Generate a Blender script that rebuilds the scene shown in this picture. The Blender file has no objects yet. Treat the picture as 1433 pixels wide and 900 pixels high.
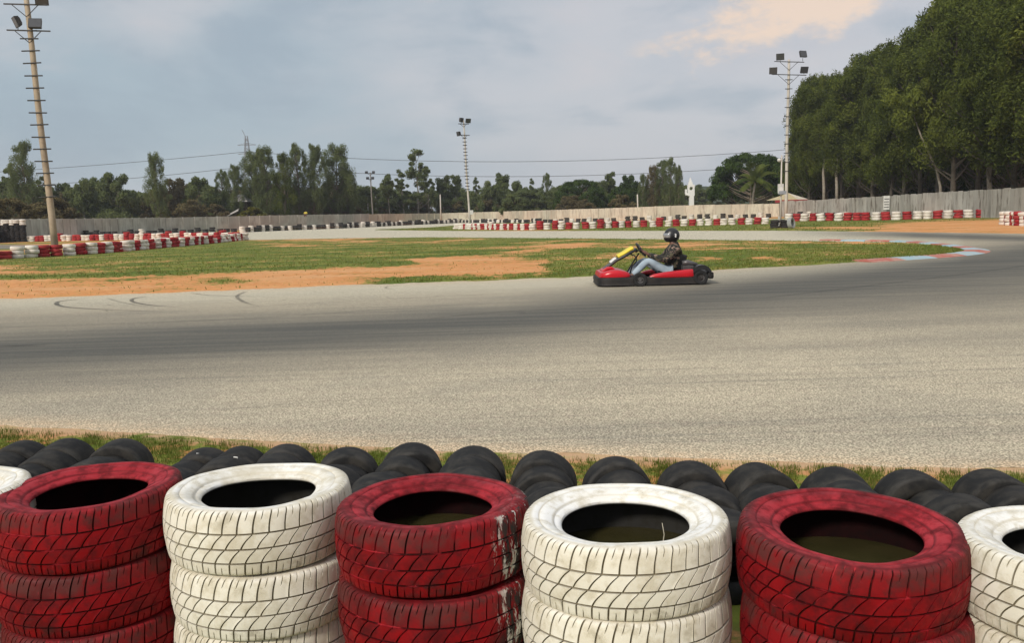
import bpy, math, random
import numpy as np
from mathutils import noise as mnoise
from mathutils import Vector, Matrix
R = math.radians
sc = bpy.context.scene
col = sc.collection

# ------------------------------------------------------------------ camera
F, HC, ROLL, EYE = 1250.0, 299.5, R(1.6), 1.45
pit = math.atan((450 - HC) / F)
fv = Vector((0, math.cos(pit), -math.sin(pit)))
r0 = Vector((1, 0, 0)); u0 = Vector((0, math.sin(pit), math.cos(pit)))
UV = u0 * math.cos(ROLL) + r0 * math.sin(ROLL)
RV = r0 * math.cos(ROLL) - u0 * math.sin(ROLL)
cd = bpy.data.cameras.new('camera'); cam = bpy.data.objects.new('camera', cd); col.objects.link(cam)
cd.sensor_width = 36; cd.lens = 36 * F / 1433; cd.clip_start = .05; cd.clip_end = 6000
m = Matrix((RV, UV, -fv)).transposed().to_4x4(); m.translation = Vector((0, 0, EYE)); cam.matrix_world = m
sc.camera = cam
sc.view_settings.view_transform = 'Standard'; sc.view_settings.look = 'None'
sc.view_settings.exposure = 0.08; sc.view_settings.gamma = 1

def ray(px, py): return fv + RV * ((px - 716.5) / F) + UV * ((450 - py) / F)
def G(px, py, z=0.0):
    "photo pixel to the point of the horizontal plane z"
    d = ray(px, py); t = (z - EYE) / d.z
    return Vector((0, 0, EYE)) + d * t
def P(px, py, Y):
    "photo pixel to the point at forward distance Y"
    d = ray(px, py); return Vector((0, 0, EYE)) + d * (Y / d.y)
def hz(px): return HC - math.tan(ROLL) * (px - 716.5)
def lerp(x, pts):
    return float(np.interp(x, [p[0] for p in pts], [p[1] for p in pts]))

# ------------------------------------------------------------------ node helpers
class NT:
    def __init__(s, nt): s.nt = nt
    def n(s, typ, **kw):
        nd = s.nt.nodes.new(typ)
        for k, v in kw.items(): setattr(nd, k, v)
        return nd
    def set(s, sock, v):
        if isinstance(v, bpy.types.NodeSocket): s.nt.links.new(v, sock)
        elif v is not None: sock.default_value = v
    def M(s, op, a, b=None, c=None, clamp=False):
        nd = s.n('ShaderNodeMath', operation=op, use_clamp=clamp)
        for i, v in enumerate((a, b, c)):
            if v is not None: s.set(nd.inputs[i], v)
        return nd.outputs[0]
    def mix(s, f, a, b, mode='MIX'):
        nd = s.n('ShaderNodeMix', data_type='RGBA', blend_type=mode)
        s.set(nd.inputs[0], f)
        for i, v in ((6, a), (7, b)):
            if isinstance(v, tuple) and len(v) == 3: v = (*v, 1)
            s.set(nd.inputs[i], v)
        return nd.outputs[2]
    def ramp(s, v, lo, hi, a=0., b=1.):
        nd = s.n('ShaderNodeMapRange', interpolation_type='SMOOTHSTEP')
        s.set(nd.inputs[0], v); nd.inputs[1].default_value = lo; nd.inputs[2].default_value = hi
        nd.inputs[3].default_value = a; nd.inputs[4].default_value = b
        return nd.outputs[0]
    def noise(s, vec, sc_, det=4, rough=.55, out=0, dist=0.):
        nd = s.n('ShaderNodeTexNoise'); s.set(nd.inputs['Vector'], vec)
        nd.inputs['Scale'].default_value = sc_; nd.inputs['Detail'].default_value = det
        nd.inputs['Roughness'].default_value = rough; nd.inputs['Distortion'].default_value = dist
        return nd.outputs[out]
    def mapping(s, vec, scale=(1, 1, 1), rot=(0, 0, 0), loc=(0, 0, 0)):
        nd = s.n('ShaderNodeMapping'); s.set(nd.inputs[0], vec)
        nd.inputs[1].default_value = loc; nd.inputs[2].default_value = rot; nd.inputs[3].default_value = scale
        return nd.outputs[0]
    def attr(s, name, out='Fac'): return s.n('ShaderNodeAttribute', attribute_name=name).outputs[out]

# ------------------------------------------------------------------ world and sun
SUN_EL, SUN_AZ = R(34), R(215)        # azimuth clockwise from +Y: behind the camera, to the left
w = bpy.data.worlds.new('World'); sc.world = w; w.use_nodes = True
T = NT(w.node_tree); w.node_tree.nodes.clear()
out = T.n('ShaderNodeOutputWorld'); bg = T.n('ShaderNodeBackground'); bg.inputs[1].default_value = .1
T.set(out.inputs[0], bg.outputs[0])
sky = T.n('ShaderNodeTexSky', sky_type='NISHITA', sun_disc=False, sun_elevation=SUN_EL, sun_rotation=SUN_AZ)
sky.dust_density = 3
tc = T.n('ShaderNodeTexCoord').outputs['Generated']
sx = T.n('ShaderNodeSeparateXYZ'); T.set(sx.inputs[0], tc)
el = T.M('ARCSINE', sx.outputs[2]); az = T.M('ARCTAN2', sx.outputs[0], sx.outputs[1])
cb = T.n('ShaderNodeCombineXYZ'); T.set(cb.inputs[0], az); T.set(cb.inputs[1], T.M('MULTIPLY', el, 2.0))
sv = cb.outputs[0]
n1 = T.noise(T.mapping(sv, loc=(3.1, .4, 0)), 2.6, 5, .5)
n2 = T.noise(T.mapping(tc, scale=(1, 1, 2.6)), 5.0, 6, .55, dist=.3)
n3 = T.noise(T.mapping(tc, scale=(1, 1, 2.0), loc=(2, 5, 1)), 13.0, 6, .6)
base = T.mix(T.ramp(el, 0.0, .10), (4.95, 5.5, 5.95), (3.95, 4.8, 5.4))     # pale at the horizon, blue grey above
warm = T.ramp(az, -.45, .42)
base = T.mix(warm, base, T.mix(T.ramp(el, .0, .22), (4.3, 4.7, 5.3), (5.4, 5.5, 5.9)))
base = T.mix(T.M('MULTIPLY', T.ramp(n1, .40, .62), .7), base, (6.0, 6.0, 6.25))      # paler soft cloud
base = T.mix(T.M('MULTIPLY', T.ramp(n2, .50, .72), T.ramp(el, .04, .18, .05, .55)), base, (6.5, 6.05, 6.1))
base = T.mix(T.M('MULTIPLY', T.ramp(n2, .52, .34), .6), base, (3.4, 4.1, 4.8))
# peach edged cloud high on the right, slanting up to the right
def lobe(a0, e0, wa, we, sl):
    da = T.M('SUBTRACT', az, a0)
    de = T.M('SUBTRACT', T.M('SUBTRACT', el, e0), T.M('MULTIPLY', da, sl))
    q = T.M('ADD', T.M('POWER', T.M('ABSOLUTE', T.M('DIVIDE', da, wa)), 2.), T.M('POWER', T.M('ABSOLUTE', T.M('DIVIDE', de, we)), 2.))
    return T.M('EXPONENT', T.M('MULTIPLY', q, -1.))
lb = T.M('ADD', lobe(.305, .200, .125, .036, .28), lobe(.19, .245, .075, .014, .1))
lb = T.M('ADD', lb, lobe(.33, .25, .07, .020, .2))
lb = T.M('ADD', lb, lobe(-.9, .30, .25, .05, .1)); lb = T.M('ADD', lb, lobe(1.0, .28, .25, .05, .2)); lb = T.M('ADD', lb, lobe(.1, .42, .4, .06, .1))
pk = T.ramp(T.M('ADD', T.M('MULTIPLY', lb, 1.0), T.M('MULTIPLY', T.M('SUBTRACT', n3, .5), 2.8)), .30, .95)
pk = T.M('MULTIPLY', pk, T.ramp(lb, .08, .3))
base = T.mix(T.M('MULTIPLY', pk, .85), base, (9.3, 7.1, 5.4))
up = T.ramp(el, .25, 1.3, 1.0, 1.6)                                          # overcast sky is brighter overhead
sc3 = T.n('ShaderNodeVectorMath', operation='SCALE'); T.set(sc3.inputs[0], base); T.set(sc3.inputs[3], up)
fin = T.mix(.88, sky.outputs[0], sc3.outputs[0])
T.set(bg.inputs[0], fin)

sl = bpy.data.lights.new('sun', 'SUN'); sl.energy = 2.8; sl.angle = R(9); sl.color = (1, .92, .82)
so = bpy.data.objects.new('sun', sl); col.objects.link(so)
sd = Vector((math.sin(SUN_AZ) * math.cos(SUN_EL), math.cos(SUN_AZ) * math.cos(SUN_EL), math.sin(SUN_EL)))
so.rotation_euler = sd.to_track_quat('Z', 'Y').to_euler(); so.location = (-20, -20, 40)

# ------------------------------------------------------------------ object helpers
def mesh(name, V, Fc, mat=None, smooth=False, sharp=None, attrs=None):
    me = bpy.data.meshes.new(name)
    me.from_pydata([tuple(v) for v in V], [], [tuple(int(i) for i in f) for f in Fc]); 
    if mat: me.materials.append(mat)
    if smooth: me.polygons.foreach_set('use_smooth', [True] * len(me.polygons))
    if sharp: me.set_sharp_from_angle(angle=R(sharp))
    for k, a in (attrs or {}).items():
        at = me.attributes.new(k, 'FLOAT', 'POINT'); at.data.foreach_set('value', np.asarray(a, dtype=np.float32))
    me.update(); return me
def fast_quads(name, V, nq, mat, attrs=None):
    "V: (4*nq,3) float array, one quad per four points"
    me = bpy.data.meshes.new(name); me.vertices.add(4 * nq); me.vertices.foreach_set('co', np.asarray(V, dtype=np.float32).ravel())
    me.loops.add(4 * nq); me.loops.foreach_set('vertex_index', np.arange(4 * nq, dtype=np.int32))
    me.polygons.add(nq); me.polygons.foreach_set('loop_start', np.arange(0, 4 * nq, 4, dtype=np.int32))
    me.polygons.foreach_set('loop_total', np.full(nq, 4, dtype=np.int32))
    me.materials.append(mat); me.update(calc_edges=True)
    for k, a in (attrs or {}).items():
        at = me.attributes.new(k, 'FLOAT', 'POINT'); at.data.foreach_set('value', np.asarray(a, dtype=np.float32))
    return me
def ob(name, me, parent=None, loc=None, rot=None, scale=None):
    o = bpy.data.objects.new(name, me); col.objects.link(o)
    if parent: o.parent = parent
    if loc is not None: o.location = loc
    if rot is not None: o.rotation_euler = rot
    if scale is not None: o.scale = scale
    return o
def tag(o, label=None, cat=None, group=None, kind=None):
    for k, v in (('label', label), ('category', cat), ('group', group), ('kind', kind)):
        if v: o[k] = v
    return o
def thing(name, label, cat, loc=(0, 0, 0), rz=0, group=None):
    return tag(ob(name, None, None, loc, (0, 0, rz)), label, cat, group)
def omat(o, mat):
    o.material_slots[0].link = 'OBJECT'; o.material_slots[0].material = mat
def ordn(n):
    w_ = ['zeroth', 'first', 'second', 'third', 'fourth', 'fifth', 'sixth', 'seventh', 'eighth', 'ninth', 'tenth', 'eleventh', 'twelfth']
    if n < len(w_): return w_[n]
    return f"{n}{'th' if 10 <= n % 100 <= 20 else {1:'st',2:'nd',3:'rd'}.get(n % 10,'th')}"

class MB:
    def __init__(s): s.V = []; s.F = []
    def add(s, V, Fc):
        b = len(s.V); s.V += [Vector(v) for v in V]; s.F += [[i + b for i in f] for f in Fc]; return s
    def box(s, c, d, rot=None):
        x, y, z = d[0] / 2, d[1] / 2, d[2] / 2
        V = [Vector((i * x, j * y, k * z)) for k in (-1, 1) for j in (-1, 1) for i in (-1, 1)]
        if rot is not None: V = [rot @ v for v in V]
        return s.add([v + Vector(c) for v in V], [(0, 2, 3, 1), (4, 5, 7, 6), (0, 1, 5, 4), (2, 6, 7, 3), (0, 4, 6, 2), (1, 3, 7, 5)])
    def tube(s, pts, rad, n=8, cap=True):
        pts = [Vector(p) for p in pts]; k = len(pts)
        if not hasattr(rad, '__len__'): rad = [rad] * k
        b = len(s.V); prev = None
        for i, p in enumerate(pts):
            t = (pts[min(i + 1, k - 1)] - pts[max(i - 1, 0)]).normalized()
            if prev is None:
                a = Vector((0, 0, 1)) if abs(t.z) < .9 else Vector((1, 0, 0))
                prev = t.cross(a).normalized()
            prev = (prev - t * prev.dot(t)).normalized(); q = t.cross(prev)
            for j in range(n):
                an = 2 * math.pi * j / n
                s.V.append(p + (prev * math.cos(an) + q * math.sin(an)) * rad[i])
        for i in range(k - 1):
            for j in range(n):
                s.F.append([b + i * n + j, b + i * n + (j + 1) % n, b + (i + 1) * n + (j + 1) % n, b + (i + 1) * n + j])
        if cap:
            s.F.append([b + j for j in range(n)][::-1]); s.F.append([b + (k - 1) * n + j for j in range(n)])
        return s
    def loft(s, rings, cap=True):
        b = len(s.V); n = len(rings[0])
        for r_ in rings: s.V += [Vector(v) for v in r_]
        for i in range(len(rings) - 1):
            for j in range(n):
                s.F.append([b + i * n + j, b + i * n + (j + 1) % n, b + (i + 1) * n + (j + 1) % n, b + (i + 1) * n + j])
        if cap:
            s.F.append([b + j for j in range(n)][::-1]); s.F.append([b + (len(rings) - 1) * n + j for j in range(n)])
        return s
    def lathe(s, prof, n=24, axis='Z', c=(0, 0, 0)):
        b = len(s.V); c = Vector(c)
        for (r_, z) in prof:
            for j in range(n):
                a = 2 * math.pi * j / n; x, y = r_ * math.cos(a), r_ * math.sin(a)
                s.V.append(c + (Vector((x, y, z)) if axis == 'Z' else Vector((x, z, y))))
        for i in range(len(prof) - 1):
            for j in range(n):
                s.F.append([b + i * n + j, b + i * n + (j + 1) % n, b + (i + 1) * n + (j + 1) % n, b + (i + 1) * n + j])
        return s
    def m(s, name, mat, smooth=False, sharp=None): return mesh(name, s.V, s.F, mat, smooth, sharp)
    def o(s, name, mat, parent=None, smooth=False, sharp=None, **kw): return ob(name, s.m(name, mat, smooth, sharp), parent, **kw)

# ------------------------------------------------------------------ materials
def mat(name, colr=(.5, .5, .5), rough=.7, metal=0., var=0., vscale=4., bump=0., bscale=20., dark=None, spec=.3):
    m_ = bpy.data.materials.new(name); m_.use_nodes = True; t = NT(m_.node_tree)
    b = m_.node_tree.nodes['Principled BSDF']; b.inputs['Roughness'].default_value = rough; b.inputs['Metallic'].default_value = metal
    b.inputs['Specular IOR Level'].default_value = spec
    tc_ = t.n('ShaderNodeTexCoord').outputs['Object']; rnd = t.n('ShaderNodeObjectInfo').outputs['Random']
    cb_ = t.n('ShaderNodeCombineXYZ')
    for i in range(3): t.set(cb_.inputs[i], t.M('MULTIPLY', rnd, 37. + 11 * i))
    va = t.n('ShaderNodeVectorMath', operation='ADD'); t.set(va.inputs[0], tc_); t.set(va.inputs[1], cb_.outputs[0]); v = va.outputs[0]
    nz = t.noise(v, vscale, 6, .62)
    dk = dark or tuple(c * .45 for c in colr)
    c = t.mix(t.ramp(nz, .38, .68, 0, var if var else .25), colr, dk)
    c = t.mix(t.M('MULTIPLY', rnd, .18), c, tuple(x * .7 for x in colr))
    t.set(b.inputs['Base Color'], c)
    if bump:
        bn = t.n('ShaderNodeBump'); bn.inputs[0].default_value = bump; bn.inputs[1].default_value = .01
        t.set(bn.inputs[2], t.noise(v, bscale, 5, .6)); t.set(b.inputs['Normal'], bn.outputs[0])
    m_['v'] = 1
    return m_

def painted_rubber(name, paint, faded, grime, groove, rub, rub_amt, far=False, splash=False):
    m_ = bpy.data.materials.new(name); m_.use_nodes = True; t = NT(m_.node_tree)
    b = m_.node_tree.nodes['Principled BSDF']; b.inputs['Specular IOR Level'].default_value = .35
    tc_ = t.n('ShaderNodeTexCoord').outputs['Object']; rnd = t.n('ShaderNodeObjectInfo').outputs['Random']
    cb_ = t.n('ShaderNodeCombineXYZ')
    for i in range(3): t.set(cb_.inputs[i], t.M('MULTIPLY', rnd, 53. + 17 * i))
    va = t.n('ShaderNodeVectorMath', operation='ADD'); t.set(va.inputs[0], tc_); t.set(va.inputs[1], cb_.outputs[0]); v = va.outputs[0]
    if far:
        c = t.mix(t.ramp(t.noise(v, 3, 4), .4, .7, 0, .7), paint, grime)
        c = t.mix(t.M('MULTIPLY', rnd, .45), c, faded)
        t.set(b.inputs['Base Color'], c); b.inputs['Roughness'].default_value = .75
        return m_
    side = t.attr('side'); gr = t.attr('groove'); blk = t.attr('block'); shl = t.attr('shoulder')
    big = t.noise(v, 5, 5, .6); med = t.noise(v, 22, 6, .65); fine = t.noise(v, 140, 4, .7)
    c = t.mix(t.M('MULTIPLY', side, t.ramp(big, .28, .68, .25, 1.)), paint, faded)
    c = t.mix(t.ramp(med, .42, .66, 0, .72), c, grime)                       # scuffs
    c = t.mix(t.M('MULTIPLY', t.ramp(blk, .0, 1.0), .28), c, grime)            # each block worn differently
    c = t.mix(t.M('MULTIPLY', t.ramp(t.noise(t.mapping(v, loc=(7, 7, 7)), 3.2, 5, .7), .46, .62), t.M('MULTIPLY', rnd, .75)), c, tuple(.55 * q for q in grime) if rub_amt > .5 else grime)
    spots = t.ramp(t.M('ADD', t.M('MULTIPLY', big, .5), t.M('MULTIPLY', med, .5)), .49 if rub_amt > .5 else .53, .62)
    c = t.mix(t.M('MULTIPLY', t.M('MULTIPLY', shl, spots), .55 if rub_amt > .5 else .3), c, rub)       # paint rubbed off the shoulder
    c = t.mix(t.M('MULTIPLY', t.attr('upper'), t.ramp(t.M('ADD', t.M('MULTIPLY', big, .6), t.M('MULTIPLY', med, .4)), .42, .60, .1, .85 if rub_amt > .5 else .35)), c, (.095, .022, .020) if rub_amt > .5 else (.55, .50, .36))
    chips = t.ramp(t.M('ADD', t.M('MULTIPLY', fine, .45), t.M('MULTIPLY', med, .55)), .60 - .04 * rub_amt, .66)
    c = t.mix(t.M('MULTIPLY', chips, rub_amt), c, rub)
    light = t.ramp(t.noise(t.mapping(v, scale=(1, 1, .3), loc=(5, 5, 5)), 60, 5, .7), .62, .72)
    c = t.mix(t.M('MULTIPLY', light, .35), c, faded)
    gcol = t.mix(t.ramp(t.noise(t.mapping(v, loc=(9, 2, 4)), 9, 4), .50, .60), groove, faded if rub_amt > .5 else groove)
    ring_ = t.attr('ring'); c = t.mix(t.M('MULTIPLY', ring_, t.ramp(big, .3, .6, .25, .75)), c, grime)
    c = t.mix(t.M('MULTIPLY', gr, t.ramp(med, .25, .6, 1., .8)), c, gcol)
    if splash:                                                              # white and black paint run down one side
        so_ = t.n('ShaderNodeSeparateXYZ'); t.set(so_.inputs[0], tc_)
        sm_ = t.M('MULTIPLY', t.ramp(so_.outputs[0], .215, .265), t.ramp(side, .4, .7, 1, .15)); dn_ = t.noise(t.mapping(tc_, scale=(1, 1, .28)), 26, 5, .7)
        c = t.mix(t.M('MULTIPLY', sm_, t.ramp(dn_, .46, .56)), c, (.025, .022, .02))
        c = t.mix(t.M('MULTIPLY', sm_, t.ramp(t.noise(t.mapping(tc_, scale=(1, 1, .22), loc=(3, 1, 2)), 30, 5, .75), .53, .58)), c, (.62, .60, .54))
    c = t.mix(t.M('MULTIPLY', t.attr('inner'), .97), c, (.005, .005, .005))  # bare rubber inside, coloured near black to carry the hollow's shade
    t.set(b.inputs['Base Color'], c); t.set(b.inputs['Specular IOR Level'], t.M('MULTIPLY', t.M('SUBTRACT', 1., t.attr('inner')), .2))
    t.set(b.inputs['Roughness'], t.ramp(med, .3, .7, .48, .8))
    bn = t.n('ShaderNodeBump'); bn.inputs[0].default_value = .5; bn.inputs[1].default_value = .004
    t.set(bn.inputs[2], t.M('ADD', t.M('MULTIPLY', med, .7), t.M('MULTIPLY', fine, .35))); t.set(b.inputs['Normal'], bn.outputs[0])
    return m_
RED = painted_rubber('red_paint', (.225, .0015, .005), (.40, .026, .036), (.075, .003, .005), (.014, .002, .002), (.040, .014, .012), .62)
RED_SPLASH = painted_rubber('red_paint_with_runs', (.225, .0015, .005), (.40, .026, .036), (.075, .003, .005), (.014, .002, .002), (.040, .014, .012), .62, splash=True)
WHITE = painted_rubber('white_paint', (.77, .74, .64), (.87, .865, .83), (.56, .51, .39), (.125, .098, .05), (.07, .06, .045), .26)
RED_F = painted_rubber('red_paint_weathered', (.33, .012, .018), (.42, .06, .05), (.10, .01, .012), None, None, 0, True)
WHITE_F = painted_rubber('white_paint_weathered', (.74, .70, .62), (.60, .52, .44), (.40, .34, .28), None, None, 0, True)
BLACK_F = mat('old_rubber', (.022, .021, .021), .85, var=.6, dark=(.045, .035, .03))
SLICK = mat('slick_rubber', (.012, .012, .012), .8, var=.9, vscale=11, bump=1.0, bscale=45, dark=(.042, .038, .032), spec=.25)

def ground_mat(name, kind):
    m_ = bpy.data.materials.new(name); m_.use_nodes = True; t = NT(m_.node_tree)
    b = m_.node_tree.nodes['Principled BSDF']; b.inputs['Roughness'].default_value = .95; b.inputs['Specular IOR Level'].default_value = .12
    v = t.n('ShaderNodeTexCoord').outputs['Object']
    streak = t.mapping(v, scale=(.45, 1, 1))
    n_a = t.noise(streak, .55, 7, .62); n_b = t.noise(v, 4.5, 7, .7); n_c = t.noise(v, 30, 5, .7)
    dirt = t.mix(t.ramp(n_b, .35, .65), (.66, .32, .125), (.52, .225, .08))
    dirt = t.mix(t.ramp(n_a, .45, .7, 0, .6), dirt, (.60, .36, .18))
    dirt = t.mix(t.ramp(n_c, .5, .75, 0, .4), dirt, (.27, .13, .06))
    dirt = t.mix(t.M('MULTIPLY', t.attr('sand'), .8), dirt, t.mix(t.ramp(n_b, .35, .65), (.56, .41, .25), (.42, .29, .18)))
    grass = t.mix(t.ramp(n_a, .35, .65), (.095, .145, .018), (.23, .24, .045))
    grass = t.mix(t.ramp(n_b, .42, .68), grass, (.05, .065, .014))
    grass = t.mix(t.ramp(n_c, .50, .72, 0, .55), grass, (.24, .22, .08))
    if kind == 'attr': d = t.attr('dirt')
    else: d = t.ramp(t.noise(streak, .10, 5), .44, .56)
    k = t.M('ADD', t.M('MULTIPLY', d, 1.05), t.M('ADD', t.M('MULTIPLY', t.M('SUBTRACT', n_a, .5), 2.8), t.M('MULTIPLY', t.M('SUBTRACT', n_b, .5), 3.2)))
    k = t.ramp(k, .22, .88)
    t.set(b.inputs['Base Color'], t.mix(k, grass, dirt))
    bn = t.n('ShaderNodeBump'); bn.inputs[0].default_value = .8; bn.inputs[1].default_value = .06
    t.set(bn.inputs[2], t.M('ADD', n_b, t.M('MULTIPLY', n_c, .5))); t.set(b.inputs['Normal'], bn.outputs[0])
    return m_
GROUND = ground_mat('dry_ground', 'free'); INFIELD = ground_mat('grass_and_dirt', 'attr')

def asphalt_mat():
    m_ = bpy.data.materials.new('asphalt'); m_.use_nodes = True; t = NT(m_.node_tree)
    b = m_.node_tree.nodes['Principled BSDF']; b.inputs['Specular IOR Level'].default_value = .25
    v = t.n('ShaderNodeTexCoord').outputs['Object']
    rub = t.attr('rubber'); dust = t.attr('dust'); far_ = t.attr('pale')
    big = t.noise(t.mapping(v, rot=(0, 0, R(-8)), scale=(.22, 1.2, 1)), .8, 6, .6)
    str_ = t.noise(t.mapping(v, rot=(0, 0, R(-9)), scale=(.05, 2.2, 1)), 2.2, 5, .7)
    mid = t.noise(v, 9, 5, .7); fine = t.noise(v, 105, 3, .8); vor = t.n('ShaderNodeTexVoronoi'); t.set(vor.inputs['Vector'], v); vor.inputs['Scale'].default_value = 75
    c = t.mix(t.ramp(big, .35, .68), (.44, .385, .275), (.33, .292, .215))
    c = t.mix(t.ramp(mid, .4, .7, 0, .35), c, (.30, .23, .18))
    str2 = t.noise(t.mapping(v, rot=(0, 0, R(-5)), scale=(.035, 4.5, 1)), 3.1, 4, .7, dist=.4)
    c = t.mix(t.ramp(str_, .54, .68, 0, .42), c, (.16, .15, .125))
    c = t.mix(t.ramp(str2, .57, .66, 0, .40), c, (.13, .12, .105))
    pat = t.noise(v, .5, 3, .5); c = t.mix(t.ramp(pat, .52, .62, 0, .28), c, (.27, .245, .19))
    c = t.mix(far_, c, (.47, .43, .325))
    c = t.mix(t.M('MULTIPLY', dust, t.ramp(t.M('ADD', mid, t.M('MULTIPLY', big, .5)), .5, .95, .35, 1.)), c, (.54, .40, .25))
    k = t.M('MULTIPLY', rub, t.ramp(str_, .25, .75, 1.1, .72))
    c = t.mix(t.M('MINIMUM', k, .95), c, (.066, .066, .058))
    sp = t.ramp(t.M('ADD', t.M('MULTIPLY', fine, .7), t.M('MULTIPLY', vor.outputs['Distance'], .45)), .38, .78, .42, 1.7)
    am = t.mix(t.M('MULTIPLY', rub, .55), (1, 1, 1), (.0, .0, .0))
    s3 = t.n('ShaderNodeVectorMath', operation='SCALE'); t.set(s3.inputs[0], c)
    t.set(s3.inputs[3], t.M('ADD', 1., t.M('MULTIPLY', t.M('SUBTRACT', sp, 1.), am)))
    t.set(b.inputs['Base Color'], s3.outputs[0])
    t.set(b.inputs['Roughness'], t.ramp(rub, 0, 1, .95, .8))
    bn = t.n('ShaderNodeBump'); bn.inputs[0].default_value = .6; bn.inputs[1].default_value = .006
    t.set(bn.inputs[2], t.M('ADD', fine, vor.outputs['Distance'])); t.set(b.inputs['Normal'], bn.outputs[0])
    return m_
ASPHALT = asphalt_mat()

def leaf_mat(name, a, b_, c_, tl=.22):
    m_ = bpy.data.materials.new(name); m_.use_nodes = True; t = NT(m_.node_tree); m_.node_tree.nodes.clear()
    o_ = t.n('ShaderNodeOutputMaterial'); df = t.n('ShaderNodeBsdfDiffuse'); tr = t.n('ShaderNodeBsdfTranslucent'); mx = t.n('ShaderNodeMixShader')
    v = t.n('ShaderNodeTexCoord').outputs['Object']; rnd = t.n('ShaderNodeObjectInfo').outputs['Random']; lv = t.attr('tint')
    c = t.mix(t.ramp(t.noise(v, .55, 4), .36, .64), a, b_)
    c = t.mix(t.M('MULTIPLY', lv, .75), c, c_)
    c = t.mix(t.M('MULTIPLY', rnd, .35), c, b_)
    t.set(df.inputs[0], c); t.set(tr.inputs[0], c); mx.inputs[0].default_value = tl
    t.set(mx.inputs[1], df.outputs[0]); t.set(mx.inputs[2], tr.outputs[0]); t.set(o_.inputs[0], mx.outputs[0])
    return m_
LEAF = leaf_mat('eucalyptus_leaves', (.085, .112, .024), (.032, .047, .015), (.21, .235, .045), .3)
LEAF_FAR = leaf_mat('hazed_distant_leaves', (.155, .19, .07), (.11, .14, .062), (.235, .265, .10), .5)  # greens lightened and greyed, air haze mixed into the leaf colour
LEAF_DOME = leaf_mat('broad_leaves', (.050, .082, .022), (.028, .048, .016), (.09, .135, .03))
LEAF_DRY = leaf_mat('dry_scrub_leaves', (.17, .145, .07), (.11, .09, .05), (.24, .20, .09), .35)
LEAF_YEL = leaf_mat('yellow_shrub_leaves', (.16, .15, .02), (.09, .09, .02), (.25, .22, .03))
FROND = leaf_mat('palm_fronds', (.13, .16, .035), (.04, .06, .015), (.15, .17, .045))
GRASS = leaf_mat('grass_blades', (.105, .150, .018), (.070, .108, .014), (.32, .27, .10), .3)
BARK = mat('bark', (.19, .155, .115), .9, var=.7, vscale=3, dark=(.06, .045, .035))
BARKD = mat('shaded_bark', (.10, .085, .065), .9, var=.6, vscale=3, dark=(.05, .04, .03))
BARKPALE = mat('pale_bark', (.30, .27, .22), .85, var=.6, vscale=3, dark=(.14, .11, .08))
CONC_POLE = mat('weathered_concrete', (.42, .345, .25), .85, var=.7, vscale=1.2, bump=.4, dark=(.22, .17, .12))
CONC_POLE2 = mat('pale_concrete', (.55, .51, .45), .85, var=.5, vscale=1.2, dark=(.36, .32, .27))
STEEL = mat('dark_steel', (.06, .058, .055), .6, .3, var=.5)
GALV = mat('galvanised_steel', (.30, .32, .35), .6, .3, var=.3)
LAMPG = mat('lamp_glass', (.07, .07, .075), .2, var=.2, spec=.6)
PALEMETAL = mat('pale_metal', (.62, .61, .58), .5, var=.4)
def streaked(name, a, b_, c_, streak=.55):
    m_ = bpy.data.materials.new(name); m_.use_nodes = True; t = NT(m_.node_tree)
    b = m_.node_tree.nodes['Principled BSDF']; b.inputs['Roughness'].default_value = .92; b.inputs['Specular IOR Level'].default_value = .15
    g = t.n('ShaderNodeNewGeometry').outputs['Position']; rnd = t.n('ShaderNodeObjectInfo').outputs['Random']
    v = t.mapping(g, scale=(1, 1, .22)); n_ = t.noise(v, 2.2, 6, .7); n_2 = t.noise(g, .35, 5, .6)
    c = t.mix(t.ramp(n_2, .38, .62), a, b_)
    c = t.mix(t.ramp(n_, .48, .66, 0, streak), c, c_)
    c = t.mix(t.ramp(rnd, .55, 1., 0, .6), c, tuple(x * .62 for x in a))
    t.set(b.inputs['Base Color'], c); return m_
WALL_L = streaked('grey_concrete_panels', (.50, .485, .44), (.38, .36, .32), (.22, .20, .17))
WALL_C = streaked('pale_compound_wall_plaster', (.58, .53, .42), (.50, .43, .34), (.28, .23, .18), .7)
WALL_R = streaked('grey_slab_fence', (.44, .415, .37), (.35, .325, .285), (.11, .09, .07), .9)

# ------------------------------------------------------------------ ground, track, infield
rng = np.random.default_rng(5); random.seed(5)
def sheet(name, near, far, x0, x1, nx, ny, z, mt, afun, label, bump=0., jit=0., pw=1.6):
    V = []; A = {}
    for i in range(nx + 1):
        x = x0 + (x1 - x0) * i / nx; yn, yf = lerp(x, near), lerp(x, far)
        for j in range(ny + 1):
            s_ = (j / ny) ** (1 / pw) if pw > 1 else j / ny
            y = yn + (yf - yn) * s_; p = G(x, y, z)
            e = min(j, ny - j)
            if jit and (j == 0 or j == ny): p = p + Vector((0, 1, 0)) * jit * 2.2 * mnoise.fractal(Vector((p.x * 1.3, p.y * 1.3, 3.)), .8, 2.2, 5)
            if bump and e > 0: p.z += bump * (random.random() ** 2) * min(1, e / 2)
            if e == 0 and z > .015: p.z = .001
            V.append(p)
            for k, f_ in afun.items(): A.setdefault(k, []).append(f_(x, y))
    Fc = [(i * (ny + 1) + j, (i + 1) * (ny + 1) + j, (i + 1) * (ny + 1) + j + 1, i * (ny + 1) + j + 1) for i in range(nx) for j in range(ny)]
    o = ob(name, mesh(name, V, Fc, mt, True, None, A)); return tag(o, label, None, None, 'structure')

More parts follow.
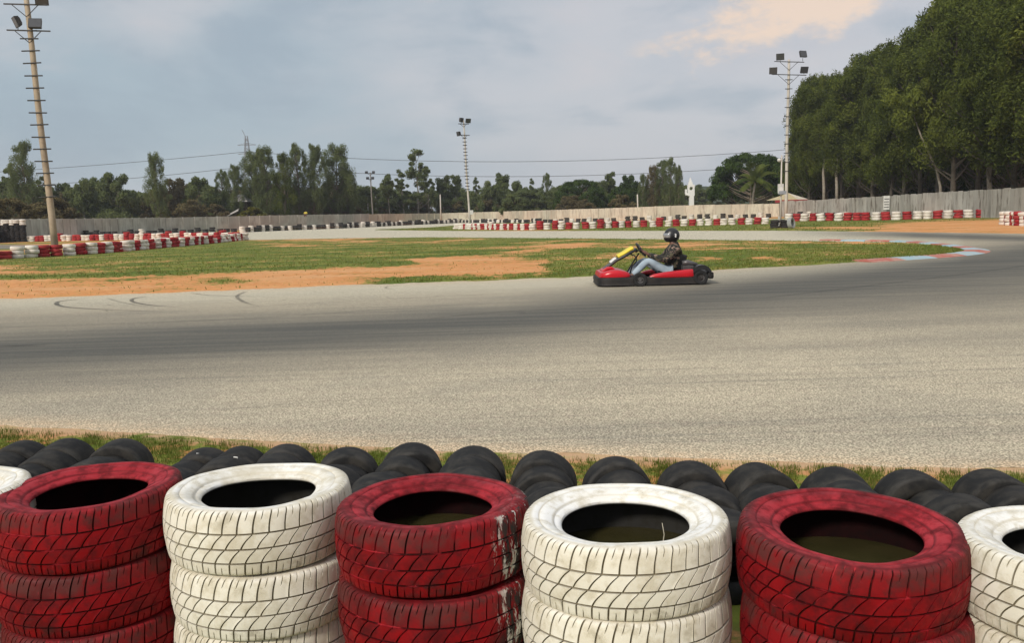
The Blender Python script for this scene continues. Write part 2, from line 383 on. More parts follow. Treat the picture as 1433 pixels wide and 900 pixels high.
g_ = MB(); N = 40; S = 3000.
g_.V = [Vector((-S + 2 * S * i / N, -S / 2 + 2 * S * j / N, 0)) for i in range(N + 1) for j in range(N + 1)]
g_.F = [[i * (N + 1) + j, (i + 1) * (N + 1) + j, (i + 1) * (N + 1) + j + 1, i * (N + 1) + j + 1] for i in range(N) for j in range(N)]
tag(g_.o('ground', GROUND), 'dry orange and green ground around the kart track', kind='structure')

NEAR = [(-700, 565), (0, 598), (100, 602), (250, 611), (400, 621), (600, 631), (800, 638), (1000, 645), (1200, 652), (1433, 660), (2100, 690)]
INF_N = [(-700, 447), (0, 418), (330, 405), (500, 398), (700, 391.5), (840, 385.5), (1000, 378), (1200, 366), (1300, 360), (1335, 356), (1350, 351)]
INF_F = [(-700, 395), (0, 363), (140, 355), (270, 343), (343, 335.5), (480, 333), (600, 331.5), (850, 333.3), (1150, 337.3), (1265, 339.5), (1315, 344), (1340, 348), (1350, 351)]
TRK_F = [(-700, 430), (0, 392), (250, 352), (332, 338), (346, 322.8), (480, 319), (560, 315.4), (640, 311.9), (700, 310.6), (1100, 306), (1433, 303.3), (2100, 290)]
BAND = [(-700, 560), (0, 494), (350, 471), (700, 449), (1000, 414), (1200, 390), (1300, 376), (1433, 357), (1700, 330), (2100, 300)]
def rubber(x, y):
    c = lerp(x, BAND); up_ = lerp(x, [(0, 42), (700, 28), (1433, 22)]); dn = lerp(x, [(0, 50), (700, 38), (1100, 46), (1433, 80)])
    d = (y - c) / (up_ if y < c else dn); r_ = math.exp(-abs(d) ** 2.0)
    # the bend on the right, dark from the apex round to the far straight
    if x > 1080:
        yy = lerp(x, [(1080, 325), (1250, 328), (1433, 334)]); r_ = max(r_, math.exp(-((y - yy) / 5) ** 2) * min(1, (x - 1080) / 200))
        r_ = max(r_, math.exp(-((y - 352) / 13) ** 2) * min(1, max(0, (x - 1375) / 60)))
    return r_
def dust(x, y):
    e = abs(lerp(x, NEAR) - y) / 13; f_ = abs(y - lerp(x, INF_N)) / 4 if x < 1340 else 9
    return max(math.exp(-e * e), .5 * math.exp(-f_ * f_))
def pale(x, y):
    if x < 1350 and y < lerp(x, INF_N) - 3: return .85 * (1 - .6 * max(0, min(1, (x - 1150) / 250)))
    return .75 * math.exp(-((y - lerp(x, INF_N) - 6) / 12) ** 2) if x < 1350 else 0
sheet('race_track', NEAR, TRK_F, -700, 2100, 280, 90, .004, ASPHALT, {'rubber': rubber, 'dust': dust, 'pale': pale}, 'worn grey asphalt of the kart track with a dark racing line', jit=.05, pw=1.5)

def ell(x, y, cx, cy, rx, ry, sl=0):
    return math.exp(-(((x - cx) / rx) ** 2 + ((y - cy - sl * (x - cx)) / ry) ** 2))
def frac(p, k, o):
    return mnoise.fractal(Vector((p.x * k, p.y * k * 1.8, o)), .9, 2.1, 4)
def dirt_in(x, y):
    p = G(x, y); sc_ = min(1, 25 / max(10, p.y)); n0 = frac(p, .35 * sc_ ** .5, 1.); n_1 = frac(p, .22, 7.)
    x = x + 38 * n_1; y = y + 5 * n0; d = 0
    up_ = lerp(x, [(-700, 392), (0, 392), (240, 386), (330, 383), (440, 376), (560, 374), (610, 362), (690, 359), (740, 362), (765, 384)])
    lo = lerp(x, [(-700, 460), (0, 425), (400, 408), (440, 402), (520, 394), (600, 388), (700, 389), (740, 384), (765, 386)])
    if x < 770: d = max(d, 1 / (1 + math.exp(-(y - up_) * .8)) / (1 + math.exp((y - lo) * .9)))
    for a in ((30, 380, 130, 6.5, 0), (-400, 400, 330, 16, -.03), (440, 335.5, 120, 2.2, 0), (560, 339.5, 80, 1.5, 0), (440, 344, 50, 2, 0), (745, 352, 60, 2.2, -.08), (800, 343.5, 110, 2.8, -.03), (820, 361, 90, 2.2, -.02),
              (930, 344, 90, 3.4, 0), (1000, 350, 60, 2, 0), (985, 362, 28, 5, 0), (1060, 362, 24, 4, 0), (1120, 339, 80, 1.5, 0), (1220, 340, 60, 1.5, 0)):
        d = max(d, ell(x, y, *a))
    d -= .8 * ell(x, y, 320, 393, 45, 4) + .8 * ell(x, y, 110, 388, 90, 3.5)
    return max(0, min(1, d + .42 * max(0, n0 + n_1 - .25) - .25 * max(0, -n0)))
sheet('infield', INF_N, INF_F, -700, 1350, 300, 60, .02, INFIELD, {'dirt': dirt_in}, 'infield of patchy grass and bare orange dirt inside the bend', bump=.035, jit=.12, pw=1.3)
ISL_N = [(525, 321.6), (640, 323), (1100, 322.6), (1250, 324.2), (1433, 326.5), (2100, 338)]
ISL_F = [(525, 321.2), (600, 318), (640, 314.8), (700, 311.6), (850, 309.5), (1100, 306.6), (1433, 303.8), (2100, 291)]
def dirt_is(x, y):
    d = 1 / (1 + math.exp(-(x - 1225) / 22)) / (1 + math.exp(-(y - lerp(x, [(1100, 316), (1250, 312), (1433, 306)])) / 1.5))
    d = max(d, .9 * ell(x, y, 1200, 319, 90, 2), .6 * ell(x, y, 740, 323, 90, 1.2))
    return min(1, d * 1.2)
sheet('grass_bank', ISL_N, ISL_F, 525, 2100, 200, 24, .02, INFIELD, {'dirt': dirt_is}, 'grass and sandy run off beyond the far straight', bump=.03, jit=.3, pw=1)
VER_F = [(x, y - 1.5) for x, y in NEAR]; VER_N = [(x, 1200) for x, y in NEAR]
def dirt_v(x, y):
    e = lerp(x, NEAR); return .46 + .42 * math.exp(-((y - e - 2) / 9) ** 2)
sheet('verge', [(x, y + 120) for x, y in NEAR], VER_F, -700, 2100, 900, 40, .012, INFIELD, {'dirt': dirt_v, 'sand': lambda x, y: math.exp(-((y - lerp(x, NEAR) - 1) / 10) ** 2)}, 'strip of grass and reddish soil between tyre wall and track', bump=.004, jit=.03, pw=1)
# service strip of asphalt seen over the left barrier
sheet('service_road', [(-500, 363), (0, 348.5), (120, 345)], [(-500, 352), (0, 342.5), (120, 343)], -500, 120, 30, 4, .004, ASPHALT, {'rubber': lambda x, y: .7, 'dust': lambda x, y: .1, 'pale': lambda x, y: 0}, 'narrow asphalt lane behind the left tyre barrier')

# skid marks
SKID = bpy.data.materials.new('skid_rubber'); SKID.use_nodes = True
t = NT(SKID.node_tree); b = SKID.node_tree.nodes['Principled BSDF']; b.inputs['Base Color'].default_value = (.05, .048, .045, 1); b.inputs['Roughness'].default_value = .85
t.set(b.inputs['Alpha'], t.M('MULTIPLY', t.attr('fade'), t.ramp(t.noise(t.n('ShaderNodeTexCoord').outputs['Object'], 7, 4), .3, .6, .45, .95)))
def skid(pts, wd, f0, label):
    W = [G(*p, .009) for p in pts]; Q = []
    for i in range(len(W) - 1):
        a, b_, c_, d_ = W[max(i - 1, 0)], W[i], W[i + 1], W[min(i + 2, len(W) - 1)]
        for k in range(6):
            s_ = k / 6; Q.append(.5 * ((2 * b_) + (c_ - a) * s_ + (2 * a - 5 * b_ + 4 * c_ - d_) * s_ * s_ + (3 * b_ - a - 3 * c_ + d_) * s_ ** 3))
    Q.append(W[-1]); V = []; A = []
    for i, q in enumerate(Q):
        tg = (Q[min(i + 1, len(Q) - 1)] - Q[max(i - 1, 0)]).normalized(); nn = Vector((-tg.y, tg.x, 0)); s_ = i / (len(Q) - 1)
        fe = f0 * .72 * min(1, 3 * (1 - s_)) * min(1, 8 * s_ + .15)
        for k, e in ((-.5, 0), (-.3, 1), (.3, 1), (.5, 0)): V.append(q + nn * wd * .8 * k); A.append(fe * e)
    Fc = [(4 * i + k, 4 * i + k + 1, 4 * i + 5 + k, 4 * i + 4 + k) for i in range(len(Q) - 1) for k in range(3)]
    tag(ob('skid_mark', mesh('skid_mark', V, Fc, SKID, False, None, {'fade': A})), label, None, 'skid marks on the track', 'structure')
skid([(120, 418.5), (96, 420), (80, 423), (84, 428), (108, 431), (165, 434), (240, 437)], .13, .85, 'dark hooked skid mark at the left edge of the infield')
skid([(206, 415), (190, 417), (184, 420), (192, 424), (220, 428), (262, 431)], .12, .8, 'second dark hooked skid mark near the orange dirt')
skid([(268, 410), (290, 413), (330, 414.5), (400, 416)], .10, .6, 'thin skid mark beside the orange dirt edge')
skid([(345, 408), (332, 414), (340, 422), (362, 429)], .12, .6, 'short crooked skid mark below the dirt patch')
skid([(150, 417), (170, 423), (210, 430)], .1, .4, 'faint skid mark between the two hooks')
skid([(562, 400), (545, 400.5), (540, 403), (556, 406)], .08, .5, 'tiny curled skid mark by the grass edge')
skid([(-60, 460), (120, 455), (300, 448), (480, 437), (640, 427), (760, 421)], .10, .35, 'long thin skid mark following the racing line')
skid([(-60, 486), (20, 484), (70, 482)], .2, .6, 'broad short dark skid mark at the left frame edge')
skid([(600, 446), (660, 440), (720, 436), (735, 440)], .12, .35, 'skid mark in the middle of the racing line')
skid([(330, 430), (520, 420), (760, 408), (960, 400)], .09, .28, 'long faint skid mark above the racing line')
skid([(1060, 418), (1230, 398), (1433, 372), (1600, 345)], .14, .35, 'skid mark curving round the right hand bend')
rs = random.Random(3)
for k in range(9):
    x = rs.uniform(-20, 700); y = lerp(x, INF_N) + rs.uniform(4, 22); ln_ = rs.uniform(60, 220); sg = rs.choice((-1, 1, 0))
    skid([(x, y + sg * 4), (x + 5, y + 2), (x + ln_ * .3, y + 3 - ln_ * .01), (x + ln_, y - ln_ * .035 + 6)], .06, rs.uniform(.25, .5), f'faint skid mark by the infield edge, {ordn(k + 1)} of the scattered ones')
skid([(300, 575), (480, 560), (640, 556)], .05, .25, 'faint line scuffed in the near asphalt')

# painted kerb round the apex, block by block
KB = [mat('faded_red_kerb', (.42, .12, .09), .85, var=.6, vscale=4, dark=(.47, .38, .29)), mat('faded_blue_kerb', (.30, .44, .50), .85, var=.6, vscale=4, dark=(.50, .45, .36))]
kp = [(1150, 336.6), (1200, 337.6), (1245, 338.2), (1280, 340), (1310, 343), (1338, 346.8), (1355, 350.5), (1352, 354), (1325, 357.6), (1290, 360.3), (1250, 363), (1195, 366.6)]
kw = [G(*p, 0) for p in kp]; Q = []
for i in range(len(kw) - 1):
    a, b_, c_, d_ = kw[max(i - 1, 0)], kw[i], kw[i + 1], kw[min(i + 2, len(kw) - 1)]
    for k in range(12):
        s_ = k / 12; Q.append(.5 * ((2 * b_) + (c_ - a) * s_ + (2 * a - 5 * b_ + 4 * c_ - d_) * s_ * s_ + (3 * b_ - a - 3 * c_ + d_) * s_ ** 3))
L = [0]
for i in range(1, len(Q)): L.append(L[-1] + (Q[i] - Q[i - 1]).length)
kerb = tag(ob('kerb', None), 'low painted kerb of red and pale blue blocks round the apex', None, None, 'structure')
nb = int(L[-1] / 1.15)
qa = np.array([tuple(q) for q in Q])
def kpt(s_):
    return Vector([float(np.interp(s_, L, qa[:, k])) for k in range(3)])
for i in range(nb):
    s0, s1 = L[-1] * i / nb + .01, L[-1] * (i + 1) / nb - .01
    rr = []
    for s_ in (s0, (s0 + s1) / 2, s1):
        q = kpt(s_); tg = (kpt(min(s_ + .1, L[-1])) - kpt(max(s_ - .1, 0))).normalized(); nn = Vector((tg.y, -tg.x, 0)) * -1
        rr.append([q + nn * -.15 + Vector((0, 0, .006)), q + nn * -.12 + Vector((0, 0, .05)), q + nn * .25 + Vector((0, 0, .055)), q + nn * .55 + Vector((0, 0, .006))])
    mb = MB(); mb.loft(rr); mb.o('kerb_block', KB[i % 2], kerb)

# ------------------------------------------------------------------ grass blades
def blades(name, pts, hts, wd, label, lean=.6):
    n = len(pts); pts = np.array(pts); hts = np.array(hts)
    a = rng.uniform(0, 2 * np.pi, n); dx = np.stack([np.cos(a), np.sin(a), 0 * a], 1)
    le = rng.uniform(0, lean, n)[:, None] * hts[:, None]; b2 = rng.uniform(0, 2 * np.pi, n); ln = np.stack([np.cos(b2), np.sin(b2), 0 * a], 1) * le
    w_ = (wd * rng.uniform(.6, 1.3, n))[:, None]; up_ = np.stack([0 * a, 0 * a, hts], 1)
    V = np.stack([pts - dx * w_, pts + dx * w_, pts + dx * w_ * .25 + up_ + ln, pts - dx * w_ * .25 + up_ + ln], 1).reshape(-1, 3)
    me = fast_quads(name, V, n, GRASS, {'tint': np.repeat(rng.random(n) ** 1.5, 4)})
    return tag(ob(name, me), label, 'grass', None, 'stuff')
pp = []; hh = []
for _ in range(16000):
    x = random.uniform(-60, 1500); e = lerp(x, NEAR); y = e + 3 + abs(random.gauss(0, 1)) * 26
    cl = .5 + .5 * math.sin(x * .043 + 1.3) * math.sin(x * .017 + .5) + .35 * math.sin(x * .11)
    if y > e + 75 or random.random() > .15 + cl * min(1, (y - e) / 14): continue
    p = G(x, y, .015)
    for k in range(3): pp.append((p.x + random.gauss(0, .012), p.y + random.gauss(0, .012), .012)); hh.append(random.uniform(.012, .035))
blades('verge_grass', pp, hh, .0022, 'short tufts of grass on the verge behind the black tyres')
pp = []; hh = []
for _ in range(60000):
    x = random.uniform(-100, 1345); yn, yf = lerp(x, INF_N), lerp(x, INF_F)
    if yn - yf < 2: continue
    y = random.uniform(yf + .5, yn - .7)
    if random.random() < min(.97, dirt_in(x, y) * 1.5): continue
    p = G(x, y, .02); d = p.y
    pp.append((p.x, p.y, .02)); hh.append(random.uniform(.02, .06) * (1 + max(0, d - 20) * .012))
blades('infield_grass', pp, hh, .012, 'patchy grass growing over the infield', .9)
pp = []; hh = []
for _ in range(9000):
    x = random.uniform(530, 1500); y = random.uniform(lerp(x, ISL_F) + 1, lerp(x, ISL_N) - .3)
    if random.random() < dirt_is(x, y) * 1.3: continue
    p = G(x, y, .02); pp.append((p.x, p.y, .02)); hh.append(random.uniform(.04, .11))
blades('bank_grass', pp, hh, .03, 'rough grass along the foot of the far barrier', .9)

# ------------------------------------------------------------------ painted tyres in the foreground
def tread_tyre(seed, npitch=42):
    rn = random.Random(seed)
    # rows over the tyre: (r, z, side, depth factor, shoulder, inner, sipe)
    H2 = .088; rows = []
    def rt(z): return .300 - .010 * (abs(z) / H2) ** 2.2
    def sd_(z, r_, side, gf, sh, inn, sp): rows.append((r_, z, side, gf, sh, inn, sp))
    half = [(.203, .0790), (.206, .0835), (.213, .0870), (.226, .0925), (.243, .0965), (.247, .0950), (.251, .0985), (.264, .1000), (.273, .0990)]
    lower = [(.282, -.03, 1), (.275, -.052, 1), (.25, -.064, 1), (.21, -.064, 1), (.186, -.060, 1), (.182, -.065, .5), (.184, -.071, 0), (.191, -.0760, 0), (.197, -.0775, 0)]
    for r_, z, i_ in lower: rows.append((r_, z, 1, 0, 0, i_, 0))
    for r_, z in half: rows.append((r_, -z, 1, 0, 0, 0, 0))
    rows.append((.2815, -.0955, .6, .3, .8, 0, 1)); rows.append((.2868, -.0925, .2, 1, 1, 0, 1))
    G4 = [-.056, -.012, .034]; gw = .0024
    zs = [-.088]
    zs += [-.080, -.068]
    segs = []
    for k, g in enumerate(G4):
        zs += [g - gw - .0008, g - gw, g + gw, g + gw + .0008]
        nx_ = G4[k + 1] if k < 2 else .088
        for q in range(1, 7): zs.append(g + (nx_ - g) * q / 7)
    zs += [.080, .088]
    zs = sorted(set(zs))
    for z in zs:
        ing = any(abs(z - g) <= gw + 1e-6 for g in G4)
        rows.append((rt(z) - (.006 if ing else 0), z, 0, -1 if ing else 1, 1 if abs(z) > .06 else max(0, (abs(z) - .045) / .015), 0, 1 if abs(z) > .079 else 0))
    rows.append((.2868, .0925, .2, 1, 1, 0, 1)); rows.append((.2815, .0955, .6, .3, .8, 0, 1))
    for r_, z in half[::-1]: rows.append((r_, z, 1, 0, 0, 0, 0))
    for r_, z, i_ in lower[::-1]: rows.append((r_, -z, 1, 0, 0, i_, 0))
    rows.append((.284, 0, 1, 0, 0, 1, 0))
    fr = [0, .015, .105, .12, .30, .48, .50, .535, .555, .76, .94]   # groove 0..103, sipe .47..55
    gm = [0, 1, 1, 0, 0, 0, 0, 0, 0, 0, 0]; sm = [0, 0, 0, 0, 0, 0, 1, 1, 0, 0, 0]
    m_ = len(fr); pit_w = [1 + rn.uniform(-.05, .05) for _ in range(npitch)]; tot = sum(pit_w); st = np.cumsum([0] + pit_w) / tot
    nu = m_ * npitch; V = []; a_s = []; a_g = []; a_b = []; a_sh = []; a_i = []; a_r = []; a_u = []
    nb_ = {}
    ph = [rn.uniform(0, 6.28) for _ in range(6)]
    for (r_, z, side, gf, sh, inn, sp) in rows:
        q = (z + .088) / .176; q = min(1, max(0, q))
        s_ = 0 if q < .2 else 1 if q > .8 else (q - .2) / .6; off = sum(.82 * (lambda u_: u_ * (.45 + .55 * u_))(min(1, max(0, (z - a_) / .045))) for a_ in (-.056, -.012)) + .35 * min(q, .2) + .18 * max(0, (z - .034) / .05) ** 2
        rib = sum(1 for g in G4 if z > g)
        for k in range(npitch):
            h = nb_.setdefault((k, rib), (rn.uniform(-.0007, .0007), rn.random() ** 2))
            for j in range(m_):
                u = st[k] + fr[j] * (st[k + 1] - st[k]); th = 2 * math.pi * (u + off / npitch)
                dep = 0; g = 0
                if gf > 0 and gm[j]: dep = .0065 * gf; g = 1
                if gf < 0: g = 1
                if sp and sm[j]: dep = max(dep, .0045 * max(gf, 0)); g = max(g, .8)
                wob = .0022 * math.sin(2 * th + ph[0]) + .0014 * math.sin(3 * th + ph[1]); rad = r_ - dep + wob + (h[0] if gf > 0 else 0)
                zz = z + .0022 * math.sin(2 * th + ph[2]) + .0016 * math.sin(3 * th + ph[3])
                if side > .5 and gf == 0 and not inn: zz += .0012 * math.sin(7 * th + ph[4]) * math.copysign(1, z)
                V.append((rad * math.cos(th), rad * math.sin(th), zz))
                a_s.append(side); a_g.append(g if not inn else 0); a_b.append(h[1] if gf > 0 else 0); a_sh.append(sh); a_i.append(inn); a_u.append(min(1, max(0, (z - .036) / .02)) if r_ > .27 else (.5 if r_ > .255 and z > 0 else 0)); a_r.append(1 if (r_, abs(z)) in ((.247, .0950), (.206, .0835), (.273, .0990)) else 0)
    nr = len(rows); Fc = []
    for i in range(nr):
        i2 = (i + 1) % nr
        for j in range(nu):
            Fc.append((i * nu + j, i * nu + (j + 1) % nu, i2 * nu + (j + 1) % nu, i2 * nu + j))
    # ring lines pressed in the sidewall carry grime
    return mesh('tyre', V, Fc, RED, True, 38, {'side': a_s, 'groove': a_g, 'block': a_b, 'shoulder': a_sh, 'inner': a_i, 'ring': a_r, 'upper': a_u})
TY = [tread_tyre(s_) for s_ in (1, 2, 3)]
STK = [(-92, 694, 'w'), (127, 690, 'r'), (363, 690, 'w'), (606, 711, 'r'), (875, 731, 'w'), (1188, 746, 'r'), (1518, 768, 'w')]
desc = {0: 'white stack cut by the left frame edge', 1: 'red stack furthest left', 2: 'white stack left of the middle', 3: 'red stack in the middle',
        4: 'white stack right of the middle', 5: 'large red stack on the right', 6: 'white stack cut by the right frame edge'}
lev = ['bottom', 'middle', 'top']
SC = []
for i, (px, py, c) in enumerate(STK):
    p = G(px, py, .57); SC.append(p)
    for k in range(3):
        jx, jy = (0, 0) if k == 2 else (random.uniform(-.012, .012), random.uniform(-.012, .012))
        if i in (3, 5) and k == 1: jx += .012
        if i == 2 and k == 1: jx += .012
        o = ob('tyre', TY[(i + k) % 3], None, (p.x + jx, p.y + jy, .1 + .2 * k), (random.uniform(-.02, .02) * (k > 0), random.uniform(-.015, .015) * (k > 0), random.uniform(0, 6.28)))
        if i == 5 and k == 2: o.rotation_euler[1] += .03; o.rotation_euler[0] += .03
        if i == 1 and k == 2: o.rotation_euler[0] -= .02
        s_ = .985 + random.random() * .02; o.scale = (s_, s_, 1)
        omat(o, RED if c == 'r' else WHITE)
        if i == 3: omat(o, RED_SPLASH); o.rotation_euler[2] = R(-12)
        cn = 'red' if c == 'r' else 'white'
        extra = {('r', 2): 'with faded rubbed shoulder', ('w', 2): 'with hollow coloured dark as in shade'}.get((c, k), '')
        tag(o, f'{cn} painted treaded car tyre, {lev[k]} of the {desc[i]}', 'tyre', 'painted tyres of the near tyre wall')
WATER = mat('murky_water', (.035, .032, .012), .04, var=.6, vscale=8, dark=(.06, .05, .02), spec=.6)
for i in (3, 4, 5):
    p = SC[i]; mb = MB(); ring = [(.272 * math.cos(a * math.pi / 24), .272 * math.sin(a * math.pi / 24), 0) for a in range(48)]
    mb.add(ring, [list(range(48))]); o = mb.o('puddle', WATER, loc=(p.x, p.y, .458))
    tag(o, f'murky rainwater standing inside the top tyre of the {desc[i]}', 'water', 'rainwater in the tyres')
# dry stem standing in the white tyre
a = G(925, 757, .47); mb = MB(); mb.tube([(0, 0, 0), (.012, .0, .035), (.016, .002, .06), (.010, .0, .095)], [.0018, .0017, .0015, .001], 6)
tag(mb.o('dry_stem', mat('dry_straw', (.5, .46, .36), .8), loc=(SC[4].x + .10, SC[4].y + .03, .458), smooth=True), 'thin pale dry stem standing inside the white tyre right of the middle', 'stem')

# ------------------------------------------------------------------ black kart slicks in rolls behind the painted stacks
def slick(seed, Rr, W):
    rn = random.Random(seed); h = W / 2
    pr = [(Rr * .46, h * .72), (Rr * .50, h * .90), (Rr * .62, h * 1.02), (Rr * .76, h * 1.02), (Rr * .90, h * 1.0), (Rr * .955, h * .965), (Rr * .975, h * .90), (Rr * .97, h * .87), (Rr * .99, h * .84), (Rr * .997, h * .55), (Rr, h * .1)]
    pr = pr + [(r_, -z) for r_, z in pr[::-1]]; pr += [(Rr * .5, -h * .6), (Rr * .8, -h * .7), (Rr * .9, 0), (Rr * .8, h * .7), (Rr * .5, h * .6), pr[0]]
    mb = MB(); mb.lathe(pr, 48, 'Y'); ph = rn.uniform(0, 6)
    for v in mb.V:
        an = math.atan2(v.z, v.x); k = 1 + .012 * math.sin(2 * an + ph) + .006 * math.sin(3 * an + ph * 2); v.x *= k; v.z *= k
    me = mb.m('kart_tyre', SLICK, True, 60); at = me.attributes.new('edge', 'FLOAT', 'POINT')
    at.data.foreach_set('value', np.array([1. if (i // 48) in (3, 4, 5, 6, 13, 14, 15, 16) else 0. for i in range(len(me.vertices))], dtype=np.float32)); return me
t = NT(SLICK.node_tree); b = SLICK.node_tree.nodes['Principled BSDF']; old = b.inputs['Base Color'].links[0].from_socket
t.set(b.inputs['Base Color'], t.mix(t.M('MULTIPLY', t.attr('edge'), t.ramp(t.noise(t.n('ShaderNodeTexCoord').outputs['Object'], 14, 4), .35, .65, .0, .55)), old, (.058, .055, .050)))
SL = [slick(1, .15, .17), slick(2, .137, .14), slick(3, .158, .19)]
ROLLS = [(-70, 606, -.35), (36, 617, -.25), (102, 614, -.25), (180, 615, -.15), (293, 628, -.2), (338, 626, 0), (400, 622, 0), (488, 626, -.1), (578, 621, -.2), (662, 626, -.1), (757, 633, .05), (860, 640, 0), (960, 646, .05), (1057, 649, -.05), (1168, 656, 0), (1266, 658, .25), (1385, 658, .1), (1500, 664, .2)]
for i, (px, py, yaw) in enumerate(ROLLS):
    p = G(px, py + 3, .30); x, y = p.x, p.y - .06
    for k in range(5):
        me = SL[(i * 2 + k + random.randint(0, 1)) % 3]; Rr = (.15, .137, .158)[SL.index(me)]; W = (.17, .14, .19)[SL.index(me)]
        if k == 0: me = SL[2]; Rr = .158; W = .19
        if k: y -= (W + .16) / 2 * 1.06
        x += yaw * .07 + random.uniform(-.02, .02)
        o = ob('kart_tyre', me, None, (x, y, Rr - .006 + random.uniform(0, .006)), (random.uniform(-.12, .12), random.uniform(0, 6.28), yaw * -.4 + random.uniform(-.10, .10)), None)
        if k >= 3 and y < 3.0: o.location.y = y
        tag(o, f'black slick kart tyre on edge, {ordn(k + 1)} from the track in {ordn(i + 1)} roll from the left', 'tyre', 'worn slick tyres behind the near tyre wall')
TAG = mat('white_tag', (.8, .79, .74), .6)
for px, py, q in ((278, 637, 'left'), (330, 642, 'right')):
    p = G(px, py, .304); mb = MB(); mb.box((0, 0, 0), (.020, .004, .022), Matrix.Rotation(.15, 3, 'Y') @ Matrix.Rotation(.6, 3, 'X'))
    tag(mb.o('paper_tag', TAG, loc=p), f'small white tag on the black tyres behind the gap, {q} one', 'tag')

# ------------------------------------------------------------------ distant tyre stacks
def small_tyre(Rr=.3, h=.19, n=18):
    pr = [(Rr * .60, h * .34), (Rr * .68, h * .42), (Rr * .9, h * .49), (Rr * .97, h * .38), (Rr, h * .1), (Rr * .99, -h * .2), (Rr * .95, -h * .42), (Rr * .85, -h * .49), (Rr * .6, -h * .38), (Rr * .85, 0), (Rr * .60, h * .34)]
    return MB().lathe(pr, n).m('tyre', RED_F, True, 50)
ST = small_tyre()
FM = {'r': RED_F, 'w': WHITE_F, 'k': BLACK_F}; FN = {'r': 'red', 'w': 'white', 'k': 'black'}
def stack(pos, seq, label, group, s=1.0):
    e = thing('tyre_stack', label, 'tyre stack', (pos.x + random.uniform(-.06, .06), pos.y + random.uniform(-.12, .12), 0), 0, group); e.rotation_euler = (random.uniform(-.03, .03), random.uniform(-.05, .05), 0)
    for k, c in enumerate(seq):
        o = ob('tyre', ST, e, (random.uniform(-.045, .045), random.uniform(-.045, .045), (.095 + .19 * k) * s), (random.uniform(-.07, .07), random.uniform(-.07, .07), random.uniform(0, 6)), (s * random.uniform(.93, 1.06), s * random.uniform(.93, 1.06), s)); omat(o, FM[c])
    return e
def along(px_pts, step, s0=0.):
    W = [G(*p, 0) for p in px_pts]; L_ = [0]
    for i in range(1, len(W)): L_.append(L_[-1] + (W[i] - W[i - 1]).length)
    A = np.array([tuple(q) for q in W]); out_ = []; s_ = s0
    while s_ < L_[-1]:
        out_.append(Vector([float(np.interp(s_, L_, A[:, k])) for k in range(3)])); s_ += step * random.uniform(.97, 1.06)
    return out_
# left barrier, front row, from its right end
front = along([(341, 336.2), (310, 339.5), (270, 343.5), (200, 349.5), (140, 355), (70, 359.3), (0, 363.5), (-25, 365.2)], .64)
c = 'w'; run = 0
for i, p in enumerate(front):
    stack(p, c * (3 if random.random() > .06 else 2), f'{FN[c]} painted tyre stack, {ordn(i + 1)} from the right end of left barrier front row', 'tyre stacks of the left barrier front row', random.uniform(.97, 1.05))
    if random.random() > .28 or run: c = 'r' if c == 'w' else 'w'; run = 0
    else: run = 1
back = along([(330, 335.4), (300, 335.2), (260, 334.8), (200, 335.5), (100, 337.2), (0, 339), (-12, 339.2)], .66)
c = 'r'; run = 0
for i, p in enumerate(back):
    stack(p, c * (4 if (c == 'r' and random.random() < .2) else 3), f'{FN[c]} painted tyre stack, {ordn(i + 1)} from the right end of left barrier back row', 'tyre stacks of the left barrier back row', random.uniform(.97, 1.08))
    run += 1
    if run >= 2 or random.random() < .12: c = 'r' if c == 'w' else 'w'; run = 0
# centre barrier, from its left end
cen = along([(638, 320.8), (700, 322), (740, 322.3), (800, 321), (840, 320), (880, 318.6), (920, 317.6), (1000, 315.6), (1060, 314.2), (1082, 313.6)], .66)
c = 'w'
for i, p in enumerate(cen):
    n = 3 if random.random() > .08 else 4
    if i < 5: c = 'w'
    stack(p, c * n, f'{FN[c]} painted tyre stack, {ordn(i + 1)} from the left end of the middle barrier', 'tyre stacks of the middle barrier', random.uniform(.97, 1.06))
    if i < 5 or random.random() > .10: c = 'r' if c == 'w' else 'w'
# right barrier
seq = 'wrwrwrwrrrwrwrwwrwrwrwrw'
rb = along([(1104, 310), (1170, 309.3), (1250, 308.3), (1300, 306.8), (1350, 305.4), (1408, 303.9), (1432, 303.2)], .90)
for i, p in enumerate(rb):
    c = seq[i % len(seq)]
    stack(p, c * 3, f'{FN[c]} painted tyre stack, {ordn(i + 1)} from the left in the barrier below grey slab fence', 'tyre stacks of the right barrier', 1.28)
nr_ = along([(1406, 315.2), (1433, 317.0), (1445, 317.7)], .62)
for i, p in enumerate(nr_):
    c = 'wr'[i % 2]
    stack(p, c * 3 + ('w' if i < 3 else c), f'tall {FN[c]} tyre stack, {ordn(i + 1)} from the left in the short row at right edge', 'tall tyre stacks at the right frame edge', 1.05)
# low black and white stacks along the foot of the far wall
def two(n=2):
    mb = MB(); Rr = .3; h = .19
    for k in range(n):
        mb.lathe([(Rr * .60, h * .34), (Rr * .9, h * .49), (Rr, h * .1), (Rr * .95, -h * .42), (Rr * .6, -h * .38), (Rr * .60, h * .34)], 12, 'Z', (random.uniform(-.04, .04), random.uniform(-.04, .04), .095 + .19 * k))
    return mb.m('tyre_stack', BLACK_F, True, 50)
TWO = [two(3), two(3), two(4)]
LOW = []
def low_row(pts, step, cols, label, group):
    for i, p in enumerate(along(pts, step)):
        if random.random() < .05: continue
        c = cols[i % len(cols)]
        if random.random() < .12: c = random.choice('kw')
        LOW.append((p.y, (p.x, p.y + random.uniform(-.3, .3), 0), random.choice(TWO), random.uniform(0, 6), 1.15 if 'left' in group else .95, c, f'{FN[c]} ' + label.replace('#', ordn(i + 1) + ' from the left'), group))
